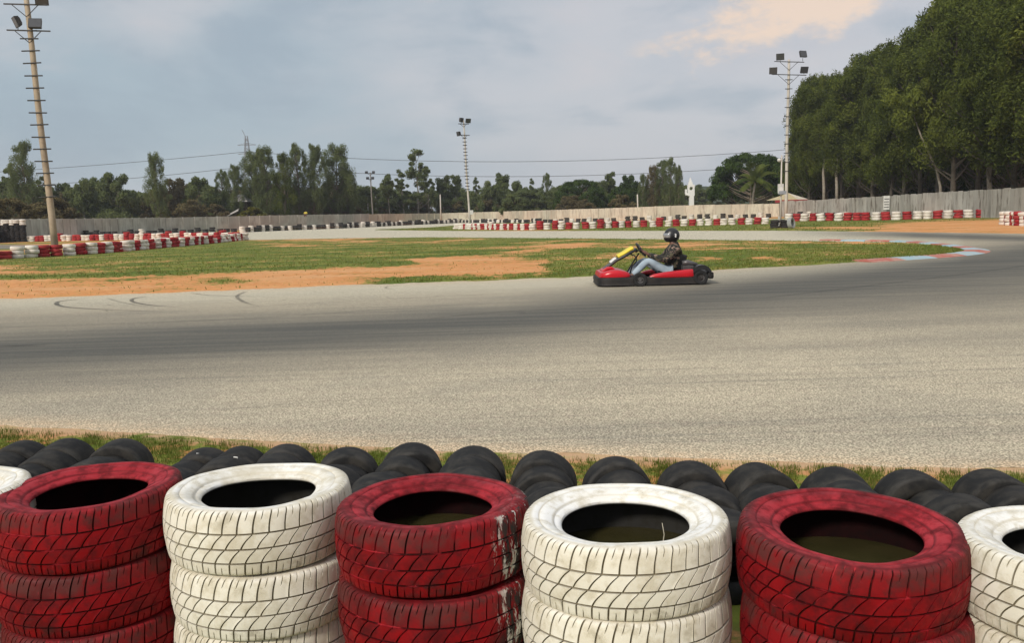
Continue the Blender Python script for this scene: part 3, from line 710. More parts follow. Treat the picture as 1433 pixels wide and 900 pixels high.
low_row([(346, 325), (400, 322.6), (480, 319.6), (560, 315.6), (640, 312)], .8, 'kwkkw', 'low tyre stack, # along the far wall left of middle', 'stacks along the far wall left of middle')
low_row([(30, 334), (120, 332), (220, 330), (345, 327)], 1.0, 'kkk', 'low tyre stack, # at the grey wall behind left barrier', 'stacks along the wall behind the left barrier')
low_row([(645, 311.5), (760, 312.3), (860, 310.5), (960, 307.5), (1080, 304.5)], 1.0, 'kkw', 'low tyre stack, # along pale wall behind middle barrier', 'stacks along the pale wall behind the middle barrier')
low_row([(1108, 304.2), (1180, 303.2), (1260, 301)], 1.4, 'kkwk', 'low tyre stack, # between right barrier and slab fence', 'stacks along the slab fence')
def flush_low(budget):
    LOW.sort(key=lambda q: q[0]); V = []; Fc = []; mi = []
    for k, (d_, loc, me, rz, hs, c, lab, grp) in enumerate(LOW):
        if k < budget:
            o = ob('tyre_stack', me, None, loc, (0, 0, rz), (1.2, 1.2, hs)); omat(o, FM[c]); tag(o, lab, 'tyre stack', grp)
        else:
            M_ = Matrix.Translation(loc) @ Matrix.Rotation(rz, 4, 'Z') @ Matrix.Diagonal((1.2, 1.2, hs, 1)); b0 = len(V)
            V += [M_ @ v.co for v in me.vertices]; Fc += [[b0 + q for q in f.vertices] for f in me.polygons]; mi += [0 if c == 'k' else 1] * len(me.polygons)
    me = mesh('far_tyre_stacks', V, Fc, BLACK_F, True, 50); me.materials.append(WHITE_F); me.polygons.foreach_set('material_index', mi)
    tag(ob('far_tyre_stacks', me), 'farthest low rows of black and white tyre stacks along the far wall', 'tyre stacks', None, 'stuff')
# tall pile at the left frame edge: black stacks topped with white tyres
for i, px in enumerate((33, 27, 20, 13, 6, -1)):
    p = P(px, 339, 91.5)
    stack(p, 'kkkkkkkkkkww' if i % 2 else 'kkkkkkkkkwww', f'tall black tyre stack topped with white tyres, {ordn(i + 1)} from the right in its cluster', 'tall white topped tyre stacks by the left wall', 1.0)
# old tyres round the foot of the right floodlight
for px, py, q, lab in ((1085, 320, 'kkk', 'black tyre stack left of the thin lamp pole'), (1097, 319.6, 'kkk', 'black tyre stack leaning at the right floodlight foot')):
    stack(G(px, py, 0), q, lab, 'old tyres at the right floodlight')
o = ob('tyre', ST, None, (G(1107, 320, 0).x, G(1107, 320, 0).y, .36), (R(82), 0, R(48)), (1.25, 1.25, 1.5)); omat(o, mat('grey_rubber', (.33, .34, .32), .8, var=.7, dark=(.12, .12, .11))); tag(o, 'grey worn tyre propped upright at the foot of the right floodlight', 'tyre')
mb = MB(); mb.box((0, 0, .4), (.14, .14, .8)); tag(mb.o('marker_post', PALEMETAL, loc=G(1090.5, 319.3, 0)), 'short white marker post among the old tyres by the floodlight', 'post')

flush_low(298 - len([o for o in col.objects if o.name.split('.')[0] == 'tyre_stack']))
# ------------------------------------------------------------------ walls
UNIT = MB().box((0, 0, .5), (1, 1, 1)).m('panel', WALL_L)
def wall(name, pts, step, thick, mt, label, cat, part='panel', jz=.02, post=None, jstep=0.):
    "pts: (px, distance, top y) -> panels set one by one"
    W = []
    for px, d, yt in pts:
        q = P(px, yt, d); W.append((q.x, q.y, q.z))
    W = np.array(W); L_ = np.concatenate([[0], np.cumsum(np.linalg.norm(np.diff(W[:, :2], axis=0), axis=1))])
    at = lambda s_: np.array([np.interp(s_, L_, W[:, k]) for k in range(3)])
    a0 = at(0); e = thing(name, label, cat, (a0[0], a0[1], 0)); s_ = 0; i = 0
    while s_ < L_[-1] - .3:
        s1 = min(s_ + step * (1 + random.uniform(-jstep, jstep)), L_[-1]); a, b_ = at(s_), at(s1); d = b_ - a; ln = math.hypot(d[0], d[1]); mid = (a + b_) / 2; zt = mid[2] + random.uniform(-jz, jz)
        o = ob(part, UNIT, e, (mid[0] - a0[0], mid[1] - a0[1] + random.uniform(-.012, .012), 0), (0, 0, math.atan2(d[1], d[0])), (ln - .025, thick, max(.8, zt))); omat(o, mt)
        if post:
            o = ob('post', UNIT, e, (a[0] - a0[0], a[1] - a0[1] - .03, 0), (0, 0, math.atan2(d[1], d[0])), (post, thick + .12, max(.8, zt + .03))); omat(o, mt)
        s_ = s1; i += 1
    return e
wall('concrete_wall', [(-260, 62, 303), (0, 94, 306.5), (110, 115, 306), (240, 143, 304.3), (400, 162, 301), (516, 182, 299.2)], 2.2, .08, WALL_L, 'long grey concrete panel wall behind the left tyre barriers', 'wall', post=.18)
wall('compound_wall', [(516, 183, 299.6), (620, 200, 298.3), (700, 190, 296), (780, 160, 293.6), (860, 143, 291), (960, 136, 287.2), (1092, 128, 284.6)], 2.4, .2, WALL_C, 'pale beige compound wall behind the middle tyre barrier', 'wall', jz=.015, post=.24)
wall('slab_fence', [(1093, 127, 281.5), (1150, 118, 279.3), (1240, 100, 274), (1350, 81, 267), (1433, 69, 262), (1620, 52, 247)], 1.0, .07, WALL_R, 'tall grey fence of weathered upright stone slabs below the dark trees', 'fence', 'slab', .05, None, .3)

# poster on the slab fence
q = P(1240.5, 293, 98.5); mb = MB(); e = thing('notice_board', 'small white striped notice fixed to the grey slab fence', 'sign', (q.x, q.y, 0), R(-30))
mb.box((0, -.1, 1.55), (.62, .03, 1.5)); mb.o('board', PALEMETAL, e)
for k in range(4): MB().box((.03 * (k % 2), -.122, 1.05 + .3 * k), (.5, .012, .09)).o('stripe', STEEL, e)

# ------------------------------------------------------------------ floodlight poles
def floodlight_pole(foot, top, r0_, r1_, mt, label, rungs, arms, lampdir, rung_w=.8, lamp=.55, rmat=STEEL, rung_from=.25, yaw=0.):
    e = thing('floodlight_pole', label, 'floodlight', foot)
    tp = Vector(top) - Vector(foot); Hh = tp.length
    mb = MB(); n = 9; mb.tube([tp * (k / n) + Vector((.03 * math.sin(k), 0, 0)) for k in range(n + 1)], [r0_ + (r1_ - r0_) * k / n for k in range(n + 1)], 10); mb.o('pole', mt, e, True)
    ax = Vector((math.cos(yaw), math.sin(yaw), 0))
    for k in range(rungs):
        f_ = rung_from + (.93 - .04 - rung_from) * (k / max(1, rungs - 1)) if arms else 0
        f_ = rung_from + ((arms[-1][0] - .03) - rung_from) * k / max(1, rungs - 1)
        c_ = tp * f_; r_ = MB(); tl = Vector((0, 0, random.uniform(-.05, .03)))
        r_.tube([c_ - ax * rung_w / 2 + Vector((0, -r0_ * .8, 0)), c_ + ax * rung_w / 2 + Vector((0, -r0_ * .8, 0)) + tl], .05, 5); r_.o('rung', rmat, e)
    for f_, hw, lamps in arms:
        c_ = tp * f_
        a_ = MB(); a_.box(c_ + Vector((0, -.16, 0)), (hw * 2, .07, .09), Matrix.Rotation(yaw + 0, 3, 'Z') @ Matrix.Rotation(R(3), 3, 'Y')); a_.o('crossarm', rmat, e)
        for s_ in (-1, 1):
            MB().tube([c_ + ax * hw * .62 * s_ + Vector((0, -.16, 0)), c_ + Vector((0, -.16, -hw * .55))], .03, 5).o('brace', rmat, e)
        for (lx, lh, ty, tz) in lamps:
            rot = Matrix.Rotation(tz, 3, 'Z') @ Matrix.Rotation(ty, 3, 'X')
            cc = c_ + ax * lx + Vector((0, -.16, lh))
            hd = MB(); w2 = lamp
            def rr(wd, ht, y): return [cc + rot @ Vector(v) for v in ((-wd / 2, y, -ht / 2), (wd / 2, y, -ht / 2), (wd / 2, y, ht / 2), (-wd / 2, y, ht / 2))]
            hd.loft([rr(w2 * .45, w2 * .4, .22), rr(w2 * .9, w2 * .75, .10), rr(w2, w2 * .85, -.16)])
            h_ = hd.o('lamp_head', STEEL, e)
            gl = MB(); gl.add(rr(w2 * .9, w2 * .75, -.166), [(0, 1, 2, 3)]); gl.o('lamp_glass', LAMPG, h_)
            MB().tube([cc + Vector((0, .02, -w2 * .45)), c_ + ax * lx + Vector((0, -.16, 0))], .03, 5).o('bracket', rmat, e)
    return e
# left: foot just behind the front row, leaning to the left
Lf = G(77, 346, 0); Lt = P(35, -14, Lf.y)
floodlight_pole(Lf, Lt, .24, .17, CONC_POLE, 'tall leaning concrete floodlight pole with rungs at the left edge', 14,
    [(.945, 1.5, [(1.15, .30, R(20), R(20))]), (.846, 1.5, [(-.72, .62, R(22), R(-50)), (.52, .42, R(-25), R(12))])], 0, 1.25, .85, rung_from=.2)
# right
Rf = G(1099.5, 305, 0); Rt = P(1104, 83, Rf.y); k_ = Rf.y / 92
floodlight_pole(Rf, Rt, .21, .15, CONC_POLE2, 'tall pale floodlight pole with four lamps beside the dark wood', 11,
    [(.985, 1.5 * k_, [(-.9 * k_, .65, R(20), R(-20)), (1.35 * k_, .85, R(-15), R(20))]), (.905, 1.75 * k_, [(-1.6 * k_, .55, R(15), R(-10)), (1.5 * k_, .55, R(20), R(10))])], 0, .9, .78 * k_, rung_from=.3)
# middle
Cf = P(657.5, 312, 118); Cf.z = 0; Ct = P(648.5, 168, Cf.y)
floodlight_pole(Cf, Ct, .15, .09, CONC_POLE2, 'distant floodlight pole with rungs behind the middle barrier', 16,
    [(.965, .7, [(-.3, .5, R(10), R(60)), (.58, .4, R(20), R(30))]), (.86, .7, [(-.7, .2, R(10), R(-60))])], 0, .55, .68, rung_from=.35)
q = P(660, 297, Cf.y - .3); MB().box((0, 0, 0), (.42, .25, .55)).o('meter_box', PALEMETAL, loc=q); tag(bpy.data.objects['meter_box'], 'small white box fixed to the distant floodlight pole', 'box')
# small twin lamp
d_ = 185; a = P(521.5, 302, d_); a.z = 0; b_ = P(518, 241, d_)
floodlight_pole(a, b_, .15, .11, CONC_POLE2, 'small distant four lamp pole before the trees left of middle', 0,
    [(.98, .8, [(-.72, .2, 0, 0), (.72, .2, 0, 0)]), (.87, .7, [(-.55, .2, 0, 0), (.5, .2, 0, 0)])], 0, .8, .6)
# thin lamp pole next to right floodlight
a = G(1092, 319.5, 0); b_ = P(1094, 217, a.y); e = thing('lamp_post', 'thin pale pole with small white lamp left of the right floodlight', 'lamp post', a)
MB().tube([(0, 0, 0), b_ - a], [.07, .045], 8).o('pole', CONC_POLE2, e, True)
tmp = (b_ - a)
MB().lathe([(0.01, .12), (.12, .08), (.14, 0), (.1, -.1), (.01, -.13)], 10, 'Z', tmp * .935 + Vector((-.16, 0, 0))).o('lamp', PALEMETAL, e, True)
MB().tube([tmp * .96 + Vector((-.18, 0, 0)), tmp * .96 + Vector((.1, 0, 0))], .025, 5).o('arm', GALV, e)
MB().box(tmp * .545 + Vector((-.06, -.1, 0)), (.34, .2, .62)).o('control_box', PALEMETAL, e)
MB().box(tmp * .49 + Vector((.05, -.12, 0)), (.5, .2, .22)).o('meter', GALV, e)
# bare distant poles
for px, yt, d, lab in ((515, 268, 190, 'thin concrete pole left of the small four lamp pole'), (526.5, 275, 190, 'thin concrete pole right of the small four lamp pole'), (617, 272, 186, 'bare thin pole before the trees left of the distant floodlight'), (448, 276, 178, 'bare thin pole before the tall leafy trees on the left'), (893, 272, 160, 'bare thin pole before the round trees right of middle')):
    a = P(px, 304, d); a.z = 0; b_ = P(px - 1, yt, d); e = MB().tube([(0, 0, 0), b_ - a], [.16, .11], 8).o('utility_pole', CONC_POLE2, None, True, loc=a); tag(e, lab, 'pole', 'bare poles beyond the wall')

# ------------------------------------------------------------------ pylon and wires
PYd = 330
def pylon():
    b0 = P(352, 309, PYd); e = thing('transmission_tower', 'hazy lattice transmission tower rising behind the trees on the left', 'pylon', (b0.x, b0.y, 0))
    Ht = P(346, 190, PYd).z; HA = lambda z: 2.6 * (1 - z / Ht) + .35
    mb = MB()
    for sx_ in (-1, 1):
        for sy_ in (-1, 1): mb.tube([(sx_ * HA(0), sy_ * HA(0), 0), (sx_ * HA(Ht), sy_ * HA(Ht), Ht)], .10, 4)
    z = 0.
    while z < Ht - 1:
        z2 = min(Ht, z + max(1.6, HA(z) * 1.5))
        for a_, b2 in (((-1, -1), (1, -1)), ((1, -1), (1, 1)), ((1, 1), (-1, 1)), ((-1, 1), (-1, -1))):
            mb.tube([(a_[0] * HA(z), a_[1] * HA(z), z), (b2[0] * HA(z2), b2[1] * HA(z2), z2)], .06, 4); mb.tube([(b2[0] * HA(z), b2[1] * HA(z), z), (a_[0] * HA(z2), a_[1] * HA(z2), z2)], .06, 4)
        z = z2
    mb.o('lattice', GALV, e)
    for f_ in (.80, .9):
        a_ = MB(); z = Ht * f_
        for s_ in (-1, 1): a_.tube([(0, 0, z + .7), (s_ * 3.4, 0, z)], .08, 4); a_.tube([(0, 0, z - .1), (s_ * 3.4, 0, z)], .08, 4)
        a_.o('crossarm', GALV, e)
    MB().tube([(-.3, 0, Ht - .3), (-1.4, 0, Ht + 2.2)], .10, 4).o('peak', GALV, e)
    return e
pylon()
WIRE = mat('wire', (.10, .11, .12), .6, var=.1)
for pts, lab in (([(-400, 262), (-200, 252), (0, 240), (200, 226), (345, 212)], 'upper power line sagging left from the lattice tower'),
                 ([(345, 212), (490, 221), (650, 226), (850, 224), (1030, 214), (1300, 190), (1600, 150)], 'upper power line crossing right from the lattice tower'),
                 ([(-400, 290), (0, 262), (200, 248), (350, 232)], 'lower power line sagging left from the lattice tower'),
                 ([(350, 232), (500, 242), (700, 246.5), (850, 245), (1010, 237), (1300, 210), (1600, 170)], 'lower power line crossing right from the lattice tower')):
    xs = np.linspace(pts[0][0], pts[-1][0], 30); ys = np.interp(xs, [p[0] for p in pts], [p[1] for p in pts])
    cf = np.polyfit([p[0] for p in pts], [p[1] for p in pts], 3); ys = np.polyval(cf, xs)
    MBW = MB().tube([P(x, y, PYd) for x, y in zip(xs, ys)], .085, 4); tag(MBW.o('power_line', WIRE), lab, 'power line', 'power lines')

# ------------------------------------------------------------------ trees
def leaves(cen, rad, n, size, asp=.34, droop=.8, seed=0):
    "cen (k,3), rad (k,3), n leaves each -> quads"
    rg = np.random.default_rng(seed); k = len(cen); tot = k * n
    d = rg.normal(size=(tot, 3)); d /= np.linalg.norm(d, axis=1)[:, None]
    rr = rg.random(tot) ** .45
    c_ = np.repeat(cen, n, 0) + d * rr[:, None] * np.repeat(rad, n, 0)
    nrm = d + rg.normal(size=(tot, 3)) * .7; nrm /= np.linalg.norm(nrm, axis=1)[:, None]
    ax = rg.normal(size=(tot, 3)); ax[:, 2] -= droop * 2; ax -= nrm * (ax * nrm).sum(1)[:, None]; ax /= np.linalg.norm(ax, axis=1)[:, None]
    bx = np.cross(nrm, ax); s_ = (size * rg.uniform(.6, 1.3, tot))[:, None]
    V = np.stack([c_ - ax * s_, c_ + bx * s_ * asp, c_ + ax * s_, c_ - bx * s_ * asp], 1).reshape(-1, 3)
    tint = np.repeat(np.repeat(rg.random(k) ** 2, n) * .6 + rg.random(tot) * .4, 4)
    return V, tot, tint
def make_tree(seed, H_, kind, leafm, barkm, dens=1.0, lsize=.24):
    rg = np.random.default_rng(seed); cen = []; rad = []; tr = MB()
    lean = rg.normal(0, .02, 2) * H_
    def tp(f_): return Vector((lean[0] * f_ + .01 * H_ * math.sin(f_ * 5 + seed), lean[1] * f_, H_ * f_))
    r0t = {'euc': .014, 'wood': .013, 'sparse': .011, 'dome': .03, 'bush': .012, 'tuft': .012}[kind] * H_
    top = .93 if kind != 'dome' else .6
    tr.tube([tp(k / 8 * top) for k in range(9)], [r0t * (1 - .85 * k / 8) for k in range(9)], 8)
    nb_ = int({'wood': 84, 'euc': 84, 'sparse': 34, 'dome': 85, 'bush': 46, 'tuft': 26}[kind] * dens)
    for i in range(nb_):
        f_ = rg.random(); a = rg.uniform(0, 2 * np.pi)
        if kind == 'euc':
            h = .20 + .78 * f_; R_ = H_ * .15 * (math.sin(math.pi * min(1, max(0, (h - .08) / .95)) ** .85) ** .7 + .12); q = math.sqrt(rg.random()); br = .046 * H_ * rg.uniform(.6, 1.35) * (1.15 - .35 * h); bz = rg.uniform(1.2, 2.2); q *= 1 + .25 * (rg.random() < .25)
        elif kind == 'wood':
            h = .30 + .68 * f_; R_ = H_ * .14 * (math.sin(math.pi * min(1, max(0, (h - .12) / .93)) ** .8) ** .6 + .15); q = math.sqrt(rg.random()); br = .040 * H_ * rg.uniform(.6, 1.35); bz = rg.uniform(1.3, 2.4); q *= 1 + .25 * (rg.random() < .25)
        elif kind == 'sparse':
            h = .30 + .68 * f_; R_ = H_ * .17 * (1.1 - h) * 1.6; q = math.sqrt(rg.random()); br = .035 * H_ * rg.uniform(.7, 1.3); bz = 1.1
        elif kind == 'dome':
            th = math.acos(rg.uniform(-.15, 1)); h = .42 + .52 * math.cos(th); R_ = H_ * .60 * math.sin(th) + .05 * H_; q = rg.uniform(.65, 1); br = .10 * H_ * rg.uniform(.7, 1.2); bz = .85
        elif kind == 'bush':
            h = .10 + .86 * f_; R_ = H_ * .34 * math.sin(math.pi * (.22 + .74 * h)) ** .7; q = math.sqrt(rg.random()); br = .085 * H_ * rg.uniform(.7, 1.3); bz = 1.1
        else:
            h = .58 + .40 * f_; R_ = H_ * .10; q = math.sqrt(rg.random()); br = .05 * H_ * rg.uniform(.7, 1.2); bz = 1.2
        c_ = tp(h); off = Vector((math.cos(a), math.sin(a), 0)) * R_ * q
        c2 = c_ + off + Vector((0, 0, rg.normal() * .01 * H_)); cen.append(tuple(c2)); rad.append((br, br, br * bz))
        if i % 2 == 0 and off.length > .04 * H_:
            s0 = tp(max(.1, h - .12 - .25 * off.length / H_)); 
            tr.tube([s0, (s0 + c2) / 2 + Vector((0, 0, -.02 * H_)), c2], [r0t * .38, r0t * .25, r0t * .08], 5, False)
    n = int({'wood': 290, 'euc': 270, 'sparse': 130, 'dome': 260, 'bush': 230, 'tuft': 150}[kind])
    V, nq, tint = leaves(np.array(cen), np.array(rad), n, lsize, seed=seed)
    return tr.m('trunk', barkm, True), fast_quads('crown', V, nq, leafm, {'tint': tint}), H_
def plant(T_, base, H_, label, cat='tree', group=None, name='tree', sx_=1., mt=None, bm=None, lean=None):
    k = H_ / T_[2]; e = thing(name, label, cat, (base.x, base.y, 0), random.uniform(0, 6.28), group)
    a = ob('trunk', T_[0], e, scale=(k * sx_, k * sx_, k)); b2 = ob('crown', T_[1], e, scale=(k * sx_, k * sx_, k))
    if mt: omat(b2, mt)
    if bm: omat(a, bm)
    if lean: e.rotation_euler = (0, lean, 0)
    return e
EUC = [make_tree(s_, 20., 'euc', LEAF, BARK, 1.15, .175) for s_ in (11, 12, 13, 14, 15)]
WOO = [make_tree(s_, 20., 'wood', LEAF, BARKD, 1.1, .165) for s_ in (61, 62, 63)]
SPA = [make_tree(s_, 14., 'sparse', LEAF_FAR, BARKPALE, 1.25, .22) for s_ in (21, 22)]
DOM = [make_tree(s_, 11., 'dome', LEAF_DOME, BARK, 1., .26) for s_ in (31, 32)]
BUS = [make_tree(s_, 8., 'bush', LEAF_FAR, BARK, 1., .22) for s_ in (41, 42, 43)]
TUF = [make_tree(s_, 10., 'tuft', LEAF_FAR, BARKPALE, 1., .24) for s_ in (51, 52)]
def at(px, d): q = P(px, 300, d); q.z = 0; return q
def Htop(px, yt, d): return P(px, yt, d).z
# the dark wood on the right
SIL = [(1112, 108), (1150, 106), (1175, 100), (1200, 82), (1225, 62), (1250, 55), (1275, 42), (1288, 10), (1305, -12), (1340, -25), (1433, -40), (1700, -90)]
def fence_d(px): return float(np.interp(px, [1093, 1150, 1240, 1350, 1433, 1620], [127, 118, 100, 81, 69, 52]))
i = 0
for row, (x0, x1, st, dd, k_) in enumerate(((1132, 1530, 25, 7, .93), (1136, 1530, 24, 15, 1.0), (1142, 1530, 26, 26, 1.06))):
    x = x0
    while x < x1:
        d = fence_d(x) + dd + random.uniform(-2, 3); yt = lerp(x, SIL) + random.uniform(0, 16)
        if row == 0: yt += random.uniform(10, 70)
        H_ = Htop(x, yt, d); grp = 'tall dark trees of the wood behind the slab fence'
        e = plant((WOO[i % 3] if row == 0 else EUC[i % 5]), at(x, d), H_, (f'tall dark green tree, {ordn(i + 1)} from the left in the front row behind the slab fence' if row == 0 else 'tall dense dark green tree standing deep in the wood behind the grey slab fence'), 'tree', grp, 'eucalyptus_tree', sx_=random.uniform(.95, 1.3) * max(.75, min(1.15, 20 / H_)))
        x += st * random.uniform(.8, 1.2) * (100 / d) ** .5; i += 1
for px, yt in ((1130, 110), (1141, 104), (1155, 107), (1167, 104), (1186, 92)):
    d = fence_d(px) + 19; plant(EUC[px % 5], at(px, d), Htop(px, yt, d), 'tall dark tree at the left edge of the wood beside the right floodlight', 'tree', 'trees at the left edge of the wood', 'eucalyptus_tree', .72)
# undergrowth hiding the foot of the wood
for j in range(20):
    x = 1120 + j * 21; d = fence_d(x) + 22 + random.uniform(-3, 8)
    plant(BUS[j % 3], at(x, d), random.uniform(7, 11), 'dark bushy tree low in the wood behind the grey slab fence', 'tree', 'undergrowth trees of the dark wood', 'bushy_tree', 1.25, LEAF_DOME)
# pale bare trunk leaning among the dark trees
d = fence_d(1310) + 3; a = P(1317, 268, d); a.z = 0
mb = MB(); mb.tube([Vector((0, 0, 0)), P(1316, 262, d) - a, P(1311, 238, d) - a, P(1299, 212, d) - a, P(1288, 188, d) - a, P(1280, 165, d) - a, P(1279, 140, d) - a], [.16, .14, .13, .11, .09, .06, .03], 8)
e = thing('leaning_tree', 'slim pale leaning trunk with yellowish crown before the dark wood', 'tree', a); mb.o('trunk', BARKPALE, e, True)
cn = [tuple(P(1283 + random.uniform(-36, 30), 150 + random.uniform(-22, 28), d) - a + Vector((0, random.uniform(-2, 1), 0))) for _ in range(22)]
V, nq, tt = leaves(np.array(cn), np.array([(1.0, 1.0, 1.1)] * 22), 170, .22, seed=77); ob('crown', fast_quads('crown', V, nq, LEAF, {'tint': np.minimum(1, tt + .45)}), e)
for px, lab in ((1153, 'left'), (1171, 'right')):
    d = fence_d(px) + 3; a = P(px, 280, d); a.z = 0
    e = tag(MB().tube([(0, 0, 0), P(px, 262, d) - a, P(px - 1, 240, d) - a, P(px + 1, 222, d) - a], [.22, .20, .16, .10], 8).o('pale_trunk', BARKPALE, None, True, loc=a), f'pale bare tree trunk behind slab fence near the red canopy, {lab} one', 'tree trunk')
# broad dark dome with coconut palm
for px, yt, d, w_, lab in ((1050, 214, 150, 1.0, 'broad dark round tree behind the coconut palm'), (1085, 226, 156, .9, 'dark reddish round tree right of the coconut palm'), (1028, 232, 158, .8, 'smaller dark round tree left of the coconut palm')):
    plant(DOM[int(px) % 2], at(px, d), Htop(px, yt, d), lab, 'tree', None, 'round_tree', w_)
d = 137; a = P(1054, 286, d); a.z = 0; e = thing('coconut_palm', 'coconut palm with arching yellow green fronds before the dark round tree', 'palm tree', a)
cw = P(1057, 254, d) - a; MB().tube([(0, 0, 0), cw * .5 + Vector((-.25, 0, 0)), cw], [.22, .17, .14], 8).o('trunk', BARKPALE, e, True)
for k in range(17):
    an = 2 * math.pi * k / 17 * 1.0 + random.uniform(-.15, .15); el_ = random.choice((1.25, .9, .55, .2, -.1)); Lf_ = random.uniform(3.6, 4.6)
    pts = []; p = Vector(cw); dr = Vector((math.cos(an) * math.cos(el_), math.sin(an) * math.cos(el_), math.sin(el_)))
    for q in range(10): pts.append(p.copy()); p = p + dr * Lf_ / 9; dr = (dr + Vector((0, 0, -.13 - .02 * q))).normalized()
    V = []; nq = 0
    for q in range(1, 10):
        for h_ in range(3):
            c_ = pts[q - 1].lerp(pts[q], h_ / 3); tg = (pts[q] - pts[q - 1]).normalized(); sd2 = tg.cross(Vector((0, 0, 1))).normalized(); ll = 1.0 * math.sin(math.pi * min(1, (q + h_ / 3) / 10.5)) + .15
            for s_ in (-1, 1):
                tip = c_ + sd2 * s_ * ll * .75 + tg * ll * .4 + Vector((0, 0, -.35 * ll)); V += [c_ - tg * .06, c_ + tg * .06, tip + tg * .03, tip - tg * .03]; nq += 1
    ob('frond', fast_quads('frond', [tuple(v) for v in V], nq, FROND, {'tint': np.full(nq * 4, random.random())}), e)

# distinct trees beyond the left and middle walls: px, top y, distance, kind, widening, label
wall_d = lambda x: float(np.interp(x, [-260, 0, 110, 240, 400, 516, 620, 700, 780, 860, 960, 1092], [62, 94, 115, 143, 162, 182, 200, 190, 160, 143, 136, 128]))
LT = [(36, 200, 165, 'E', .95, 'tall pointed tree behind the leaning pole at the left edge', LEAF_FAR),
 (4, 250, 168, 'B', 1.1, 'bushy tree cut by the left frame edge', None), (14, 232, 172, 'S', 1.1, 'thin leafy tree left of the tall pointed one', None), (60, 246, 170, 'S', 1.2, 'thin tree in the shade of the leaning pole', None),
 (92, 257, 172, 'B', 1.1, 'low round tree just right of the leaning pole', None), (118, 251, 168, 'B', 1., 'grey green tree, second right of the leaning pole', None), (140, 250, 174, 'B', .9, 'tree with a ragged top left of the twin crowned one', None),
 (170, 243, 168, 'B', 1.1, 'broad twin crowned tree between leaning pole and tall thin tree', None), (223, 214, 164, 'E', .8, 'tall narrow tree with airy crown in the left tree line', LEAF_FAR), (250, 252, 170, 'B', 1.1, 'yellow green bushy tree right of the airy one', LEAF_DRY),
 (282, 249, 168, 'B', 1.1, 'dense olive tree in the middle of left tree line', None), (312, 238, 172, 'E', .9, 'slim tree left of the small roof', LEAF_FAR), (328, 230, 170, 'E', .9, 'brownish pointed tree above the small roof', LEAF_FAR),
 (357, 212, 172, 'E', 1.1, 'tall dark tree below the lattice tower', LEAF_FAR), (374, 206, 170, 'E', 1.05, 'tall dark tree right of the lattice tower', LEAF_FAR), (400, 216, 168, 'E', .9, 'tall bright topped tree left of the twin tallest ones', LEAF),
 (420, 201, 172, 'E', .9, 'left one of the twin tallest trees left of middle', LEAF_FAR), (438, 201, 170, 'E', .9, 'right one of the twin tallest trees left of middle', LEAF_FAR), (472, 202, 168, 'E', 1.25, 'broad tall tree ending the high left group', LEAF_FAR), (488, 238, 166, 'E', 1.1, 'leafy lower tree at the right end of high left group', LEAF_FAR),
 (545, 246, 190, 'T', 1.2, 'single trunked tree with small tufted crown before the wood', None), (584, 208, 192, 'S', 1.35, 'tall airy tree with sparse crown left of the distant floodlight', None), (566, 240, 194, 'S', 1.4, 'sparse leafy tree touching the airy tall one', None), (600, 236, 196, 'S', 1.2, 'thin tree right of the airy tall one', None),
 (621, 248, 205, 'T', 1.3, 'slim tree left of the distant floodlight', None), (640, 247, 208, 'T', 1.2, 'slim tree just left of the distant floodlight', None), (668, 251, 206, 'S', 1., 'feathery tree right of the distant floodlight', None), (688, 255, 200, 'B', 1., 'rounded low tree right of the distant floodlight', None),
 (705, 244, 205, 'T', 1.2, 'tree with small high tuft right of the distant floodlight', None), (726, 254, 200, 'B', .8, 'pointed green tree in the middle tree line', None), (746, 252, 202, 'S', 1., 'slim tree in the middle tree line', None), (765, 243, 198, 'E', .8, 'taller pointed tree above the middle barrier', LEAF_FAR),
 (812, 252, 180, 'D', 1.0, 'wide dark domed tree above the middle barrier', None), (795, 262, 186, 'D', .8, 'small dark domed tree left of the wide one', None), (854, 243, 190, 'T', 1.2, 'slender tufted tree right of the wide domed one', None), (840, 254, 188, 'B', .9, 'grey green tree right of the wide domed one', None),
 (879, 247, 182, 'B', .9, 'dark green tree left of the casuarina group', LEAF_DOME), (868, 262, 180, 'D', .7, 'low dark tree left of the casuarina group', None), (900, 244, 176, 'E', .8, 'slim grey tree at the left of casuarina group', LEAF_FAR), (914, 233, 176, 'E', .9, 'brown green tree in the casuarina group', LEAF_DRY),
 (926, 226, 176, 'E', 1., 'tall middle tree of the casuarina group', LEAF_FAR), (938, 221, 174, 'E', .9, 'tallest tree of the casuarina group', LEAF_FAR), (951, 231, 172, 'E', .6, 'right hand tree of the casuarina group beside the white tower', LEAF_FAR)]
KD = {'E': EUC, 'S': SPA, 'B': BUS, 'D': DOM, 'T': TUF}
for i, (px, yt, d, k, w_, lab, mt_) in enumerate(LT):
    ts = KD[k]; d = max(d, wall_d(px) + 4); plant(ts[i % len(ts)], at(px, d), Htop(px, yt - 1, d), lab, 'tree', None, {'E': 'slender_tree', 'S': 'airy_tree', 'B': 'bushy_tree', 'D': 'round_tree', 'T': 'tufted_tree'}[k], w_, mt_ if k in 'EB' else None)
